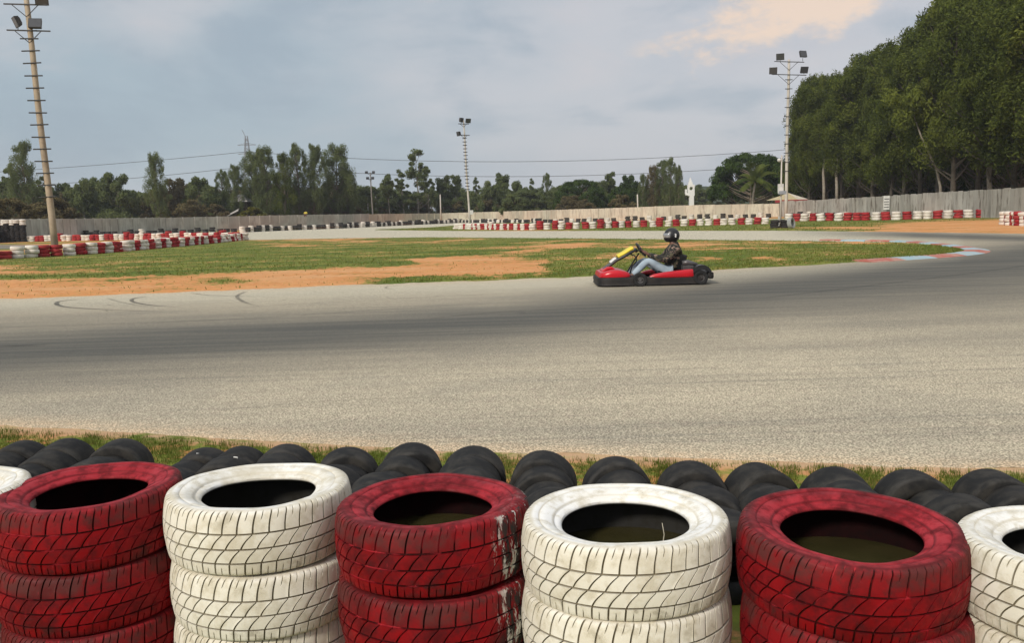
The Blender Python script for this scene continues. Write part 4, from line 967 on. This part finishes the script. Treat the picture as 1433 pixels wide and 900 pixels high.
# filler belt
i = 0; x = -20
while x < 960:
    for r_ in range(2):
        d = max(178 if x < 450 else 190, wall_d(x) + 8) + 14 * r_ + random.uniform(-2, 6); yb = lerp(x, [(0, 262), (200, 262), (480, 258), (560, 266), (700, 266), (960, 262)])
        plant(BUS[i % 3], at(x + random.uniform(-8, 8), d), Htop(x, yb + random.uniform(-6, 9) + 3 * (1 - r_), d), 'bushy tree of the continuous belt beyond the compound walls', 'tree', 'low bushy trees of the belt beyond the walls', 'bushy_tree', random.uniform(1.1, 1.6), random.choice((None, None, LEAF_DRY if x < 500 else None)))
        i += 1
    if x < 925 and random.random() < (.6 if x < 520 else .35):
        d = wall_d(x) + 8; plant(BUS[(i + 1) % 3], at(x, d), random.uniform(2.8, 5.5), 'dry brownish scrub bush just behind the compound wall', 'bush', 'scrub bushes behind the walls', 'scrub_bush', 1.7, LEAF_DRY)
    x += 19
plant(BUS[1], at(356, 163), 4.0, 'yellow green shrub beside the small roof behind the wall', 'bush', None, 'yellow_shrub', 2.0, LEAF_YEL)
for i, x in enumerate(range(0, 16)):
    px = 700 + i * 27; plant(BUS[i % 3], at(px, 240), Htop(px, 264 - 0.02 * (px - 700), 240), 'hazy low tree far behind the pale wall', 'tree', 'far low trees behind the pale wall', 'bushy_tree', 1.6)
# far wooded rise
mb = MB(); n = 40; rr = []
for i in range(n + 1):
    x = 940 + i * 9; q = P(x, 262 + 1.2 * math.sin(i) - 0.01 * i, 520); rr.append([(q.x, 500, 0), (q.x, 515, q.z), (q.x, 545, q.z), (q.x, 560, 0)])
HILL = mat('distant_woodland', (.055, .075, .045), 1., var=.7, vscale=.12, dark=(.035, .048, .035))
tag(mb.loft(rr).o('wooded_hill', HILL), 'low distant wooded rise seen beside the white tower', None, None, 'structure')
mb = None
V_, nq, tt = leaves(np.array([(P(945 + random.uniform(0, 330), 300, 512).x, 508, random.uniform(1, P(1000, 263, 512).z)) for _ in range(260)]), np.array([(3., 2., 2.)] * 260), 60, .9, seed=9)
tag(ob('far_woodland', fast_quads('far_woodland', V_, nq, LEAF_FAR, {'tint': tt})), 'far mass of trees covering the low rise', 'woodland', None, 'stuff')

# ------------------------------------------------------------------ white tower, roof, canopy, figure on the wall
WHT = mat('whitewash', (.78, .78, .76), .8, var=.3, dark=(.6, .6, .58))
d = 165; a = P(967, 292, d); a.z = 0; e = thing('white_tower', 'slim white tower with wider head standing right of the casuarina trees', 'tower', a)
zt = lambda y: P(967, y, d).z; sx2 = d / F
MB().box((.6 * sx2, 0, zt(274) / 2), (6 * sx2, 6 * sx2, zt(274))).o('shaft', WHT, e)
h_ = MB(); z0, z1 = zt(274), zt(258); w2 = 9 * sx2; zc = (z0 + z1) / 2 + .3; rr_ = .33
ring = [(rr_ * math.cos(q * math.pi / 8), rr_ * math.sin(q * math.pi / 8)) for q in range(16)]
def sq(q):
    c_, s_ = math.cos(q * math.pi / 8), math.sin(q * math.pi / 8); k = 1 / max(abs(c_), abs(s_)); return (c_ * k * w2 / 2, s_ * k * (z1 - z0) / 2)
for y in (-.4, .4): h_.V += [Vector((r_[0], y, zc + r_[1])) for r_ in ring] + [Vector((sq(q)[0], y, (z0 + z1) / 2 + sq(q)[1])) for q in range(16)]
for q in range(16):
    r2 = (q + 1) % 16; h_.F += [[q, r2, 16 + r2, 16 + q], [32 + q, 48 + q, 48 + r2, 32 + r2], [16 + q, 16 + r2, 48 + r2, 48 + q], [q, 32 + q, 32 + r2, r2]]
h_.o('head', WHT, e)
MB().box((-.6 * sx2, 0, zt(256.5)), (5 * sx2, .7, .55)).box((-.8 * sx2, 0, zt(253.2)), (2.6 * sx2, .5, .6)).tube([(-.8 * sx2, 0, zt(252)), (-.8 * sx2, 0, zt(248.5))], .1, 6).o('cap', WHT, e)
MB().box((-5.5 * sx2, 0, zt(271.5)), (4 * sx2, .5, .35)).box((-7 * sx2, 0, zt(268)), (.3, .4, .9)).o('side_bracket', WHT, e)
MB().box((4.8 * sx2, 0, zt(261)), (1.2 * sx2, .4, .4)).o('side_ledge', WHT, e)
# canopy
d = 131; a = P(1106, 290, d); a.z = 0; e = thing('canopy', 'cream peaked canopy with red valance behind the slab fence', 'canopy', a)
zt = lambda y: P(1106, y, d).z; s2 = d / F
CREAM = mat('cream_cloth', (.60, .50, .30), .8, var=.3); REDC = mat('red_cloth', (.36, .05, .05), .8, var=.3); CREAM2 = mat('pale_cloth', (.66, .60, .50), .8, var=.2)
c8 = [(-27 * s2, -2), (19 * s2, -2), (19 * s2, 2.6), (-27 * s2, 2.6)]; ap = (0, .3)
ze = zt(279.5); za = zt(269.8)
MB().add([(c8[0][0], c8[0][1], ze), (c8[3][0], c8[3][1], ze), (ap[0] - .2, ap[1], za), (4 * s2, -2, ze), (4 * s2, 2.6, ze)], [(0, 3, 2), (1, 2, 4), (0, 2, 1)]).o('roof', CREAM, e)
MB().add([(4 * s2, -2, ze), (c8[1][0], -2, ze), (c8[1][0], 2.6, ze), (4 * s2, 2.6, ze), (ap[0] - .2, ap[1], za)], [(0, 1, 4), (1, 2, 4), (2, 3, 4)]).o('roof', CREAM2, e)
MB().box((-4 * s2, -2.02, ze - .2), (46 * s2, .05, .38)).box((19 * s2, .3, ze - .2), (.05, 4.6, .38)).o('valance', REDC, e)
for x in (-24 * s2, 17 * s2):
    for y in (-1.8, 2.4): MB().tube([(x, y, 0), (x, y, ze)], .05, 6).o('post', STEEL, e)
# small roofs among the trees
d = 172; a = P(340, 303, d); a.z = 0; e = thing('shed', 'small shed with pale sheet roof half hidden among the left trees', 'shed', a); zt = lambda y: P(340, y, d).z; s2 = d / F
MB().box((0, 0, zt(283) / 2), (19 * s2, 3, zt(283))).o('wall', mat('brown_wall', (.10, .06, .05), .9), e)
rf = mat('pale_roof_sheet', (.45, .43, .40), .6, var=.5)
MB().add([(-12 * s2, -2.2, zt(282)), (12 * s2, -2.2, zt(282.5)), (2 * s2, .2, zt(271)), (-6 * s2, .2, zt(272)), (-12 * s2, 2.4, zt(282)), (12 * s2, 2.4, zt(282.5))], [(0, 1, 2, 3), (4, 3, 2, 5), (0, 3, 4), (1, 5, 2)]).o('roof', rf, e)
e = thing('tarpaulin', 'pale sheet lying slanted behind the wall below the small shed', 'sheet', P(322, 303, 164) * 1); e.location.z = 0; s2 = 164 / F
MB().add([(-9 * s2, 0, 2.3), (12 * s2, 0, 3.7), (12 * s2, .8, 3.9), (-9 * s2, .8, 2.5), (-9 * s2, 0, 2.2), (12 * s2, 0, 3.4)], [(0, 1, 2, 3), (4, 5, 1, 0)]).o('cover', rf, e)

# ------------------------------------------------------------------ people
def skin(name, verts, edges, rads, mt, parent=None, sub=1, root=0):
    me = bpy.data.meshes.new(name); me.from_pydata([tuple(v) for v in verts], edges, []); o = bpy.data.objects.new(name, me); col.objects.link(o)
    md = o.modifiers.new('s', 'SKIN'); md.use_smooth_shade = True
    for i, r_ in enumerate(rads):
        sv_ = me.skin_vertices[0].data[i]; sv_.radius = r_ if hasattr(r_, '__len__') else (r_, r_); sv_.use_root = (i == root)
    sb = o.modifiers.new('u', 'SUBSURF'); sb.levels = sub; sb.render_levels = sub
    dg = bpy.context.evaluated_depsgraph_get(); m2 = bpy.data.meshes.new_from_object(o.evaluated_get(dg)); m2.name = name
    o.modifiers.clear(); o.data = m2; bpy.data.meshes.remove(me); m2.materials.clear(); m2.materials.append(mt)
    m2.polygons.foreach_set('use_smooth', [True] * len(m2.polygons))
    if parent: o.parent = parent
    return o
SKIN = mat('skin', (.17, .09, .065), .6, var=.15)
def camo_mat():
    m_ = bpy.data.materials.new('camouflage_cloth'); m_.use_nodes = True; t = NT(m_.node_tree); b = m_.node_tree.nodes['Principled BSDF']; b.inputs['Roughness'].default_value = .85
    v = t.n('ShaderNodeTexCoord').outputs['Object']; n_ = t.noise(v, 11, 3, .6); n_2 = t.noise(t.mapping(v, loc=(4, 4, 4)), 15, 3, .6)
    c = t.mix(t.ramp(n_, .52, .56), (.012, .012, .010), (.085, .075, .045)); c = t.mix(t.ramp(n_2, .57, .61), c, (.27, .18, .14)); t.set(b.inputs['Base Color'], c); return m_
CAMO = camo_mat(); JEANS = mat('pale_denim', (.36, .44, .50), .85, var=.6, vscale=7, dark=(.20, .26, .32)); SHOE = mat('dark_shoe', (.05, .05, .055), .7)
BLK = mat('black_plastic', (.016, .016, .017), .35, var=.3, spec=.5); BLKM = mat('black_matt_plastic', (.014, .013, .013), .6, var=.5, dark=(.045, .036, .03)); REDP = mat('red_bodywork', (.50, .006, .016), .28, var=.35, vscale=5, dark=(.28, .004, .01), spec=.5)
YEL = mat('yellow_panel', (.72, .58, .03), .4, var=.3, dark=(.55, .42, .02)); GREYM = mat('grey_metal', (.14, .135, .135), .4, .5, var=.4); CHR = mat('visor_mirror', (.50, .50, .50), .18, .6, var=.5, vscale=12, dark=(.15, .15, .16)); RUBB = mat('kart_rubber', (.02, .02, .02), .8, var=.4)
WSTK = mat('white_sticker', (.7, .7, .68), .5)

KL = G(837, 403, 0); KS = 1.02
# kart frame: +x to the rear, +y away from the camera, nose at x=0
kart = thing('go_kart', 'red and black rental go-kart with yellow front panel driving left on the track', 'go-kart', (KL.x, KL.y, 0)); kart.scale = (KS, KS, KS)
Wd = 1.22
def rrect(x, y0, y1, z0, z1, n=3, r_=.04):
    pts = []
    r_ = min(r_, (y1 - y0) / 2.01, (z1 - z0) / 2.01)
    for cy, cz, a0 in ((y1 - r_, z1 - r_, 0), (y0 + r_, z1 - r_, 90), (y0 + r_, z0 + r_, 180), (y1 - r_, z0 + r_, 270)):
        for k in range(n + 1): an = R(a0 + 90 * k / n); pts.append((x, cy + r_ * math.cos(an), cz + r_ * math.sin(an)))
    return pts
# wrap-around black bumper: closed loop tube with tall section
def loop_ring(pts, z0, z1, th):
    mb = MB(); n = len(pts); rr2 = []
    for i in range(n):
        a_, b2 = Vector(pts[i - 1]), Vector(pts[(i + 1) % n]); tg = (b2 - a_).normalized(); nn = Vector((tg.y, -tg.x)); p = Vector(pts[i])
        sec = [(0, z0 + .01), (-th * .15, z0 + (z1 - z0) * .3), (0, z0 + (z1 - z0) * .6), (-th * .2, z1 - .01), (-th * .8, z1), (-th, z0)]
        rr2.append([(p.x - nn.x * s_[0] * -1, p.y - nn.y * s_[0] * -1, s_[1]) for s_ in sec])
    rr2.append(rr2[0]); mb.loft(rr2, False); return mb
def outline(x0, x1, y0, y1, r_, n=6):
    pts = []
    for cx, cy, a0 in ((x1 - r_, y1 - r_, 0), (x0 + r_ * 1.3, y1 - r_ * 1.0, 90), (x0 + r_ * 1.3, y0 + r_ * 1.0, 180), (x1 - r_, y0 + r_, 270)):
        for k in range(n + 1): an = R(a0 + 90 * k / n); pts.append((cx + r_ * math.cos(an) * (1.3 if cx < 1 else 1), cy + r_ * math.sin(an)))
    return pts
loop_ring(outline(0, 2.08, 0, Wd, .2), .025, .185, .07).o('bumper_ring', BLKM, kart, True, 40)
# red nose
mb = MB(); rg_ = []
for x, y0, y1, z0, z1 in ((.045, .18, Wd - .18, .15, .22), (.07, .12, Wd - .12, .14, .27), (.16, .07, Wd - .07, .13, .285), (.28, .05, Wd - .05, .13, .315), (.40, .05, Wd - .05, .13, .315), (.52, .06, Wd - .06, .13, .29), (.60, .08, Wd - .08, .14, .26), (.625, .12, Wd - .12, .16, .22)):
    rg_.append(rrect(x, y0, y1, z0, z1, 4, .06))
mb.loft(rg_).o('nose_cone', REDP, kart, True, 50)
mb = MB(); mb.loft([rrect(x, .38, Wd - .38, z0, z1, 3, .03) for x, z0, z1 in ((.12, .25, .30), (.22, .30, .36), (.30, .31, .37), (.36, .29, .33))]).o('nose_ridge', REDP, kart, True, 50)
# steering fairing: black slanted panel with the yellow field
def slanted(pts, y0, y1, th, mt, name, r_=.03):
    mb = MB(); rg2 = []
    for i, (x, z) in enumerate(pts):
        a_ = Vector(pts[max(i - 1, 0)]); b2 = Vector(pts[min(i + 1, len(pts) - 1)]); tg = (b2 - a_).normalized(); nn = Vector((-tg.y, tg.x)); w_ = y0[i] if hasattr(y0, '__len__') else y0; w1_ = y1[i] if hasattr(y1, '__len__') else y1
        rg2.append([(x + nn.x * q, y, z + nn.y * q) for y, q in ((w_, 0), (w_ + .02, th / 2), (w1_ - .02, th / 2), (w1_, 0), (w1_ - .02, -th / 2), (w_ + .02, -th / 2))])
    return mb.loft(rg2).o(name, mt, kart, True, 40)
cyy = Wd / 2
slanted([(.17, .30), (.28, .38), (.42, .485), (.56, .555), (.70, .635), (.79, .675), (.82, .63)], [cyy - .10, cyy - .12, cyy - .14, cyy - .17, cyy - .17, cyy - .13, cyy - .11], [cyy + .10, cyy + .12, cyy + .14, cyy + .17, cyy + .17, cyy + .13, cyy + .11], .055, BLK, 'steering_fairing')
slanted([(.44, .545), (.56, .605), (.68, .68), (.735, .705)], cyy - .15, cyy + .15, .075, YEL, 'number_panel')
slanted([(.30, .43), (.37, .49), (.41, .515)], cyy - .10, cyy + .10, .05, WSTK, 'sticker')
MB().tube([(.66, cyy - .1, .60), (.76, cyy - .1, .56), (.80, cyy - .1, .50), (.79, cyy - .1, .44), (.72, cyy - .05, .36), (.66, cyy, .15)], .014, 6).o('fairing_bracket', BLK, kart, True)
MB().tube([(.86, cyy, .60), (.70, cyy, .36), (.55, cyy, .12)], .015, 6).o('steering_column', BLKM, kart, True)
# steering wheel
swc = Vector((.895, cyy, .665)); axw = Vector((.82, 0, .57)).normalized(); u1 = Vector((0, 1, 0)); u2 = axw.cross(u1)
pts = [swc + (u1 * math.cos(q * math.pi / 12) + u2 * math.sin(q * math.pi / 12)) * .145 for q in range(25)]
mb = MB().tube(pts, .019, 8, False); sw = mb.o('steering_wheel', BLK, kart, True)
mb = MB()
for q in (0, 2.4, -2.4): mb.tube([swc, swc + (u1 * math.sin(q) + u2 * math.cos(q)) * .14], .012, 5)
mb.tube([swc - axw * .04, swc + axw * .02], .05, 10); mb.o('spoke_hub', BLKM, sw)
# floor tray, seat, engine
MB().loft([rrect(x, .2, Wd - .2, .035, .06, 2, .01) for x in (.35, 1.9)]).o('floor_tray', BLKM, kart)
mb = MB(); sy0, sy1 = cyy - .19, cyy + .19
prof = [(1.20, .14), (1.30, .10), (1.45, .10), (1.58, .16), (1.66, .30), (1.72, .45), (1.745, .55)]
rg2 = []
for i, (x, z) in enumerate(prof):
    lift = .13 if i < 6 else .02; fx = .0 if i < 4 else -.12
    rg2.append([(x + fx, sy0 - .02, z + (lift if i < 4 else 0)), (x, sy0 + .05, z), (x, sy1 - .05, z), (x + fx, sy1 + .02, z + (lift if i < 4 else 0)), (x + .02, sy1 - .04, z - .025), (x + .02, sy0 + .04, z - .025)])
mb.loft(rg2).o('seat', BLK, kart, True, 50)
en = MB().box((1.74, .34, .27), (.20, .2, .18)).box((1.80, .34, .37), (.16, .13, .06)); eo = en.o('engine', GREYM, kart)
for q in range(5): MB().box((1.66 + .04 * q, .232, .28), (.012, .02, .14)).o('cooling_fin', GREYM, eo)
MB().tube([(1.64, .30, .40), (1.74, .3, .415), (1.92, .28, .37)], [.05, .055, .03], 10).o('exhaust', GREYM, kart, True)
MB().box((1.72, Wd - .34, .30), (.24, .2, .24)).o('fuel_tank', BLKM, kart)
# side pods
for nm, ya, yb in (('near', -.01, .17), ('far', Wd - .17, Wd + .01)):
    mb = MB(); mb.loft([rrect(x, ya + dy, yb - dy, z0, z1, 3, .035) for x, z0, z1, dy in ((.98, .16, .19, .04), (1.06, .15, .225, .015), (1.25, .15, .255, 0), (1.45, .15, .275, 0), (1.68, .15, .295, 0), (1.78, .15, .30, .005), (1.80, .16, .27, .02))]).o('side_pod', REDP, kart, True, 50)
# wheels
def wheel(c_, r_, w_, nm='wheel'):
    e_ = ob(nm, MB().lathe([(r_ * .5, w_ * .42), (r_ * .62, w_ * .5), (r_ * .9, w_ * .48), (r_ * .985, w_ * .35), (r_, 0), (r_ * .985, -w_ * .35), (r_ * .9, -w_ * .48), (r_ * .62, -w_ * .5), (r_ * .5, -w_ * .42)], 28, 'Y').m('tyre', RUBB, True, 50), kart, c_)
    MB().lathe([(0.001, -w_ * .30), (r_ * .2, -w_ * .34), (r_ * .3, -w_ * .22), (r_ * .46, -w_ * .26), (r_ * .52, -w_ * .44), (r_ * .52, w_ * .44), (.001, w_ * .3)], 20, 'Y').o('rim', GREYM, e_, True, 40)
for c_, r_, w_ in (((.79, .035, .132), .132, .12), ((.79, Wd - .035, .132), .132, .12), ((1.93, .075, .14), .14, .18), ((1.93, Wd - .075, .14), .14, .18)): wheel(c_, r_, w_)
for yy in (.0, Wd): # front wheel arches of the nose
    pass
mb = MB(); rg2 = []
for q in range(9):
    an = R(160 - 17 * q); x, z = 1.95 + .18 * math.cos(an) * 1.12, .165 + .215 * math.sin(an); x2, z2 = 1.95 + .15 * math.cos(an) * 1.12, .165 + .125 * math.sin(an)
    rg2.append([(x, .0, z), (x, .22, z), (x2, .22, z2), (x2, .0, z2)])
mb.loft(rg2).o('wheel_guard', BLK, kart, True, 50)
mb = MB(); rg2 = [[(x, y + Wd - .22, z) for x, y, z in r_] for r_ in rg2]; mb.loft(rg2).o('wheel_guard', BLK, kart, True, 50)
mb = MB(); mb.loft([rrect(x, y0, Wd - y0, z0, z1, 3, .03) for x, y0, z0, z1 in ((2.07, .03, .12, .225), (2.11, .02, .11, .235), (2.16, .03, .11, .235), (2.18, .05, .12, .225))]).o('rear_bumper', BLKM, kart, True, 50)
for y in (.35, Wd - .35): MB().tube([(1.7, y, .12), (2.12, y, .17)], .018, 6).o('chassis_tube', STEEL, kart)
MB().tube([(1.93, .02, .14), (1.93, Wd - .02, .14)], .02, 8).o('rear_axle', GREYM, kart)

# driver
dr = thing('person', 'go-kart driver in black helmet, dark camouflage jacket and pale blue jeans', 'person', (KL.x, KL.y, 0)); dr.scale = (KS, KS, KS)
J = dict(hip=(1.42, cyy, .22), belly=(1.50, cyy, .36), chest=(1.555, cyy, .54), neck0=(1.54, cyy, .715), neck=(1.51, cyy, .80), head=(1.50, cyy, .90),
         shn=(1.545, cyy - .17, .68), eln=(1.34, cyy - .24, .46), wrn=(1.04, cyy - .15, .565), shf=(1.545, cyy + .17, .68), elf=(1.34, cyy + .24, .46), wrf=(1.04, cyy + .15, .565),
         hn=(1.38, cyy - .10, .23), kn=(1.00, cyy - .19, .465), an=(.70, cyy - .21, .19), tn=(.56, cyy - .20, .17), hf=(1.38, cyy + .10, .23), kf=(.98, cyy + .19, .45), af=(.66, cyy + .21, .19), tf=(.53, cyy + .20, .17))
def sk(name, keys, edges, rads, mt, parent, sub=2, root=0):
    return skin(name, [J[k] for k in keys], [(keys.index(a_), keys.index(b2)) for a_, b2 in edges], rads, mt, parent, sub, root)
sk('body', ['hip', 'belly', 'chest', 'neck0', 'neck', 'head', 'shn', 'eln', 'wrn', 'shf', 'elf', 'wrf', 'hn', 'kn', 'an', 'tn', 'hf', 'kf', 'af', 'tf'],
   [('hip', 'belly'), ('belly', 'chest'), ('chest', 'neck0'), ('neck0', 'neck'), ('neck', 'head'), ('neck0', 'shn'), ('shn', 'eln'), ('eln', 'wrn'), ('neck0', 'shf'), ('shf', 'elf'), ('elf', 'wrf'), ('hip', 'hn'), ('hn', 'kn'), ('kn', 'an'), ('an', 'tn'), ('hip', 'hf'), ('hf', 'kf'), ('kf', 'af'), ('af', 'tf')],
   [.10, .10, .11, .08, .05, .085, .055, .04, .028, .055, .04, .028, .075, .055, .038, .03, .075, .055, .038, .03], SKIN, dr)
J['waist'] = (1.47, cyy, .29); J['hood'] = (1.61, cyy, .74)
sk('jacket', ['waist', 'belly', 'chest', 'neck0', 'neck', 'shn', 'eln', 'wrn', 'shf', 'elf', 'wrf', 'hood'],
   [('waist', 'belly'), ('belly', 'chest'), ('chest', 'neck0'), ('neck0', 'neck'), ('neck0', 'shn'), ('shn', 'eln'), ('eln', 'wrn'), ('neck0', 'shf'), ('shf', 'elf'), ('elf', 'wrf'), ('neck0', 'hood')],
   [(.15, .17), (.155, .17), (.165, .18), (.145, .15), .115, .10, .08, .05, .10, .08, .05, .08], CAMO, dr)
for s_, a_, b2, c_, d2 in (('n', 'hn', 'kn', 'an', 'tn'), ('f', 'hf', 'kf', 'af', 'tf')):
    m1 = tuple((Vector(J[b2]) * .5 + Vector(J[c_]) * .5)); J['m' + s_] = m1
sk('jeans', ['hip', 'hn', 'kn', 'mn', 'an', 'hf', 'kf', 'mf', 'af'], [('hip', 'hn'), ('hn', 'kn'), ('kn', 'mn'), ('mn', 'an'), ('hip', 'hf'), ('hf', 'kf'), ('kf', 'mf'), ('mf', 'af')],
   [.125, .11, .078, .07, .06, .11, .078, .07, .06], JEANS, dr)
for a_, b2 in (('an', 'tn'), ('af', 'tf')):
    p, q = Vector(J[a_]), Vector(J[b2]); skin('shoe', [p + Vector((.03, 0, -.02)), p.lerp(q, .5) + Vector((0, 0, .0)), q + Vector((-.05, 0, .05))], [(0, 1), (1, 2)], [.048, .042, .034], SHOE, dr, 1)
# hands: palm, four unequal curled fingers, thumb, closed on the rim
for s_, key in ((-1, 'wrn'), (1, 'wrf')):
    wv = Vector(J[key]); rim = swc + u1 * s_ * .142 + u2 * -.02; dirp = (rim - wv).normalized(); 
    verts = [wv, wv.lerp(rim, .5), rim - dirp * .03]; edges = [(0, 1), (1, 2)]; rd = [.024, .032, .03]
    for f_, ln in enumerate((.034, .04, .038, .028)):
        base_ = rim - dirp * .025 + u2 * (.030 - .02 * f_); i0 = len(verts)
        verts += [base_, base_ + dirp * .03 - axw * .0 + u1 * s_ * .02, base_ + dirp * (.035 + ln * .3) + u1 * s_ * -.005, base_ + dirp * .02 - u1 * s_ * .022]; edges += [(2, i0), (i0, i0 + 1), (i0 + 1, i0 + 2), (i0 + 2, i0 + 3)]; rd += [.0095, .0092, .0088, .008]
    i0 = len(verts); verts += [wv.lerp(rim, .55) + u2 * .03 - u1 * s_ * .015, rim + u2 * .035 - u1 * s_ * .03]; edges += [(1, i0), (i0, i0 + 1)]; rd += [.0125, .010]
    skin('hand', verts, edges, rd, SKIN, dr, 1)
# helmet: shell with chin bar, visor, side detail
MB().lathe([(.055, -.09), (.075, -.06), (.068, 0), (.072, .06)], 14, 'Z', (1.525, cyy, .80)).o('neck_warmer', BLKM, dr, True)
def helmet():
    hc = Vector((1.495, cyy, .925)); mb = MB(); n = 28; m__ = 18
    for i in range(m__ + 1):
        ph = math.pi * i / m__
        for j in range(n):
            th = 2 * math.pi * j / n; x = math.cos(th) * math.sin(ph); y = math.sin(th) * math.sin(ph); z = math.cos(ph)
            sx3, sy3, sz3 = .155, .125, .150
            if x < 0: sx3 = .150 + (.035 * max(0, -z + .1) if z < .1 else 0)
            if z < -.2: sy3 *= 1 - .25 * (-z - .2); 
            zz = max(z, -.82 + (.1 if x > 0 else 0)); mb.V.append(hc + Vector((x * sx3, y * sy3, zz * sz3)))
    for i in range(m__):
        for j in range(n): mb.F.append([i * n + j, i * n + (j + 1) % n, (i + 1) * n + (j + 1) % n, (i + 1) * n + j])
    h1 = mb.o('helmet', BLK, dr, True)
    mb = MB(); rr3 = []
    for i in range(6):
        z = -.28 + .12 * i; row = []
        for j in range(13):
            th = math.pi + R(-74 + 148 * j / 12); k = math.sqrt(max(0, 1 - z * z)); row.append(hc + Vector((math.cos(th) * k * .159 - .004, math.sin(th) * k * .130, z * .15)))
        rr3.append(row)
    b0 = 0
    for r_ in rr3: mb.V += r_
    for i in range(5):
        for j in range(12): mb.F.append([i * 13 + j, i * 13 + j + 1, (i + 1) * 13 + j + 1, (i + 1) * 13 + j])
    v_ = mb.o('visor', CHR, h1, True)
    md = v_.modifiers.new('t', 'SOLIDIFY'); md.thickness = .004
    for s_ in (-1, 1): MB().lathe([(.001, .004), (.022, .004), (.026, -.004)], 14, 'Y', hc + Vector((.045, s_ * .122, .015))).box(hc + Vector((.055, s_ * .123, .0)), (.022, .008, .07)).o('hinge_cover', WSTK, h1, True, 40)
helmet()

# person in yellow on the far wall
d = 161; a = P(428, 301, d); e = thing('person', 'tiny figure in a yellow shirt sitting on top of the far grey wall', 'person', (a.x, a.y - .05, a.z - .02))
J = dict(hip=(0, 0, .1), ch=(0, .03, .42), nk=(0, 0, .58), hd=(0, -.02, .72), s1=(-.2, 0, .5), e1=(-.28, -.03, .25), w1=(-.2, -.2, .12), s2=(.2, 0, .5), e2=(.28, -.03, .25), w2=(.2, -.2, .12), k1=(-.13, -.42, .12), f1=(-.13, -.42, -.32), k2=(.13, -.42, .12), f2=(.13, -.42, -.32))
E_ = [('hip', 'ch'), ('ch', 'nk'), ('nk', 'hd'), ('nk', 's1'), ('s1', 'e1'), ('e1', 'w1'), ('nk', 's2'), ('s2', 'e2'), ('e2', 'w2'), ('hip', 'k1'), ('k1', 'f1'), ('hip', 'k2'), ('k2', 'f2')]
sk('body', list(J), E_, [.12, .13, .06, .10, .06, .05, .035, .06, .05, .035, .08, .05, .08, .05], SKIN, e, 1)
sk('shirt', ['hip', 'ch', 'nk', 's1', 'e1', 's2', 'e2'], [('hip', 'ch'), ('ch', 'nk'), ('nk', 's1'), ('s1', 'e1'), ('nk', 's2'), ('s2', 'e2')], [.17, .18, .10, .09, .08, .09, .08], mat('yellow_shirt', (.7, .6, .08), .8), e, 1)
sk('trousers', ['hip', 'k1', 'f1', 'k2', 'f2'], [('hip', 'k1'), ('k1', 'f1'), ('hip', 'k2'), ('k2', 'f2')], [.15, .10, .07, .10, .07], mat('brown_trousers', (.10, .05, .04), .8), e, 1)

# ------------------------------------------------------------------ thin haze
hm = bpy.data.materials.new('haze'); hm.use_nodes = True; hm.node_tree.nodes.clear(); t = NT(hm.node_tree)
o_ = t.n('ShaderNodeOutputMaterial'); pv = t.n('ShaderNodeVolumePrincipled'); pv.inputs['Color'].default_value = (.86, .91, 1, 1); pv.inputs['Density'].default_value = .00025; t.set(o_.inputs['Volume'], pv.outputs[0])
hb = MB().box((0, 0, 20), (6200, 3200, 42)); tag(hb.o('haze', hm), 'thin evening haze over the track', None, None, 'stuff')
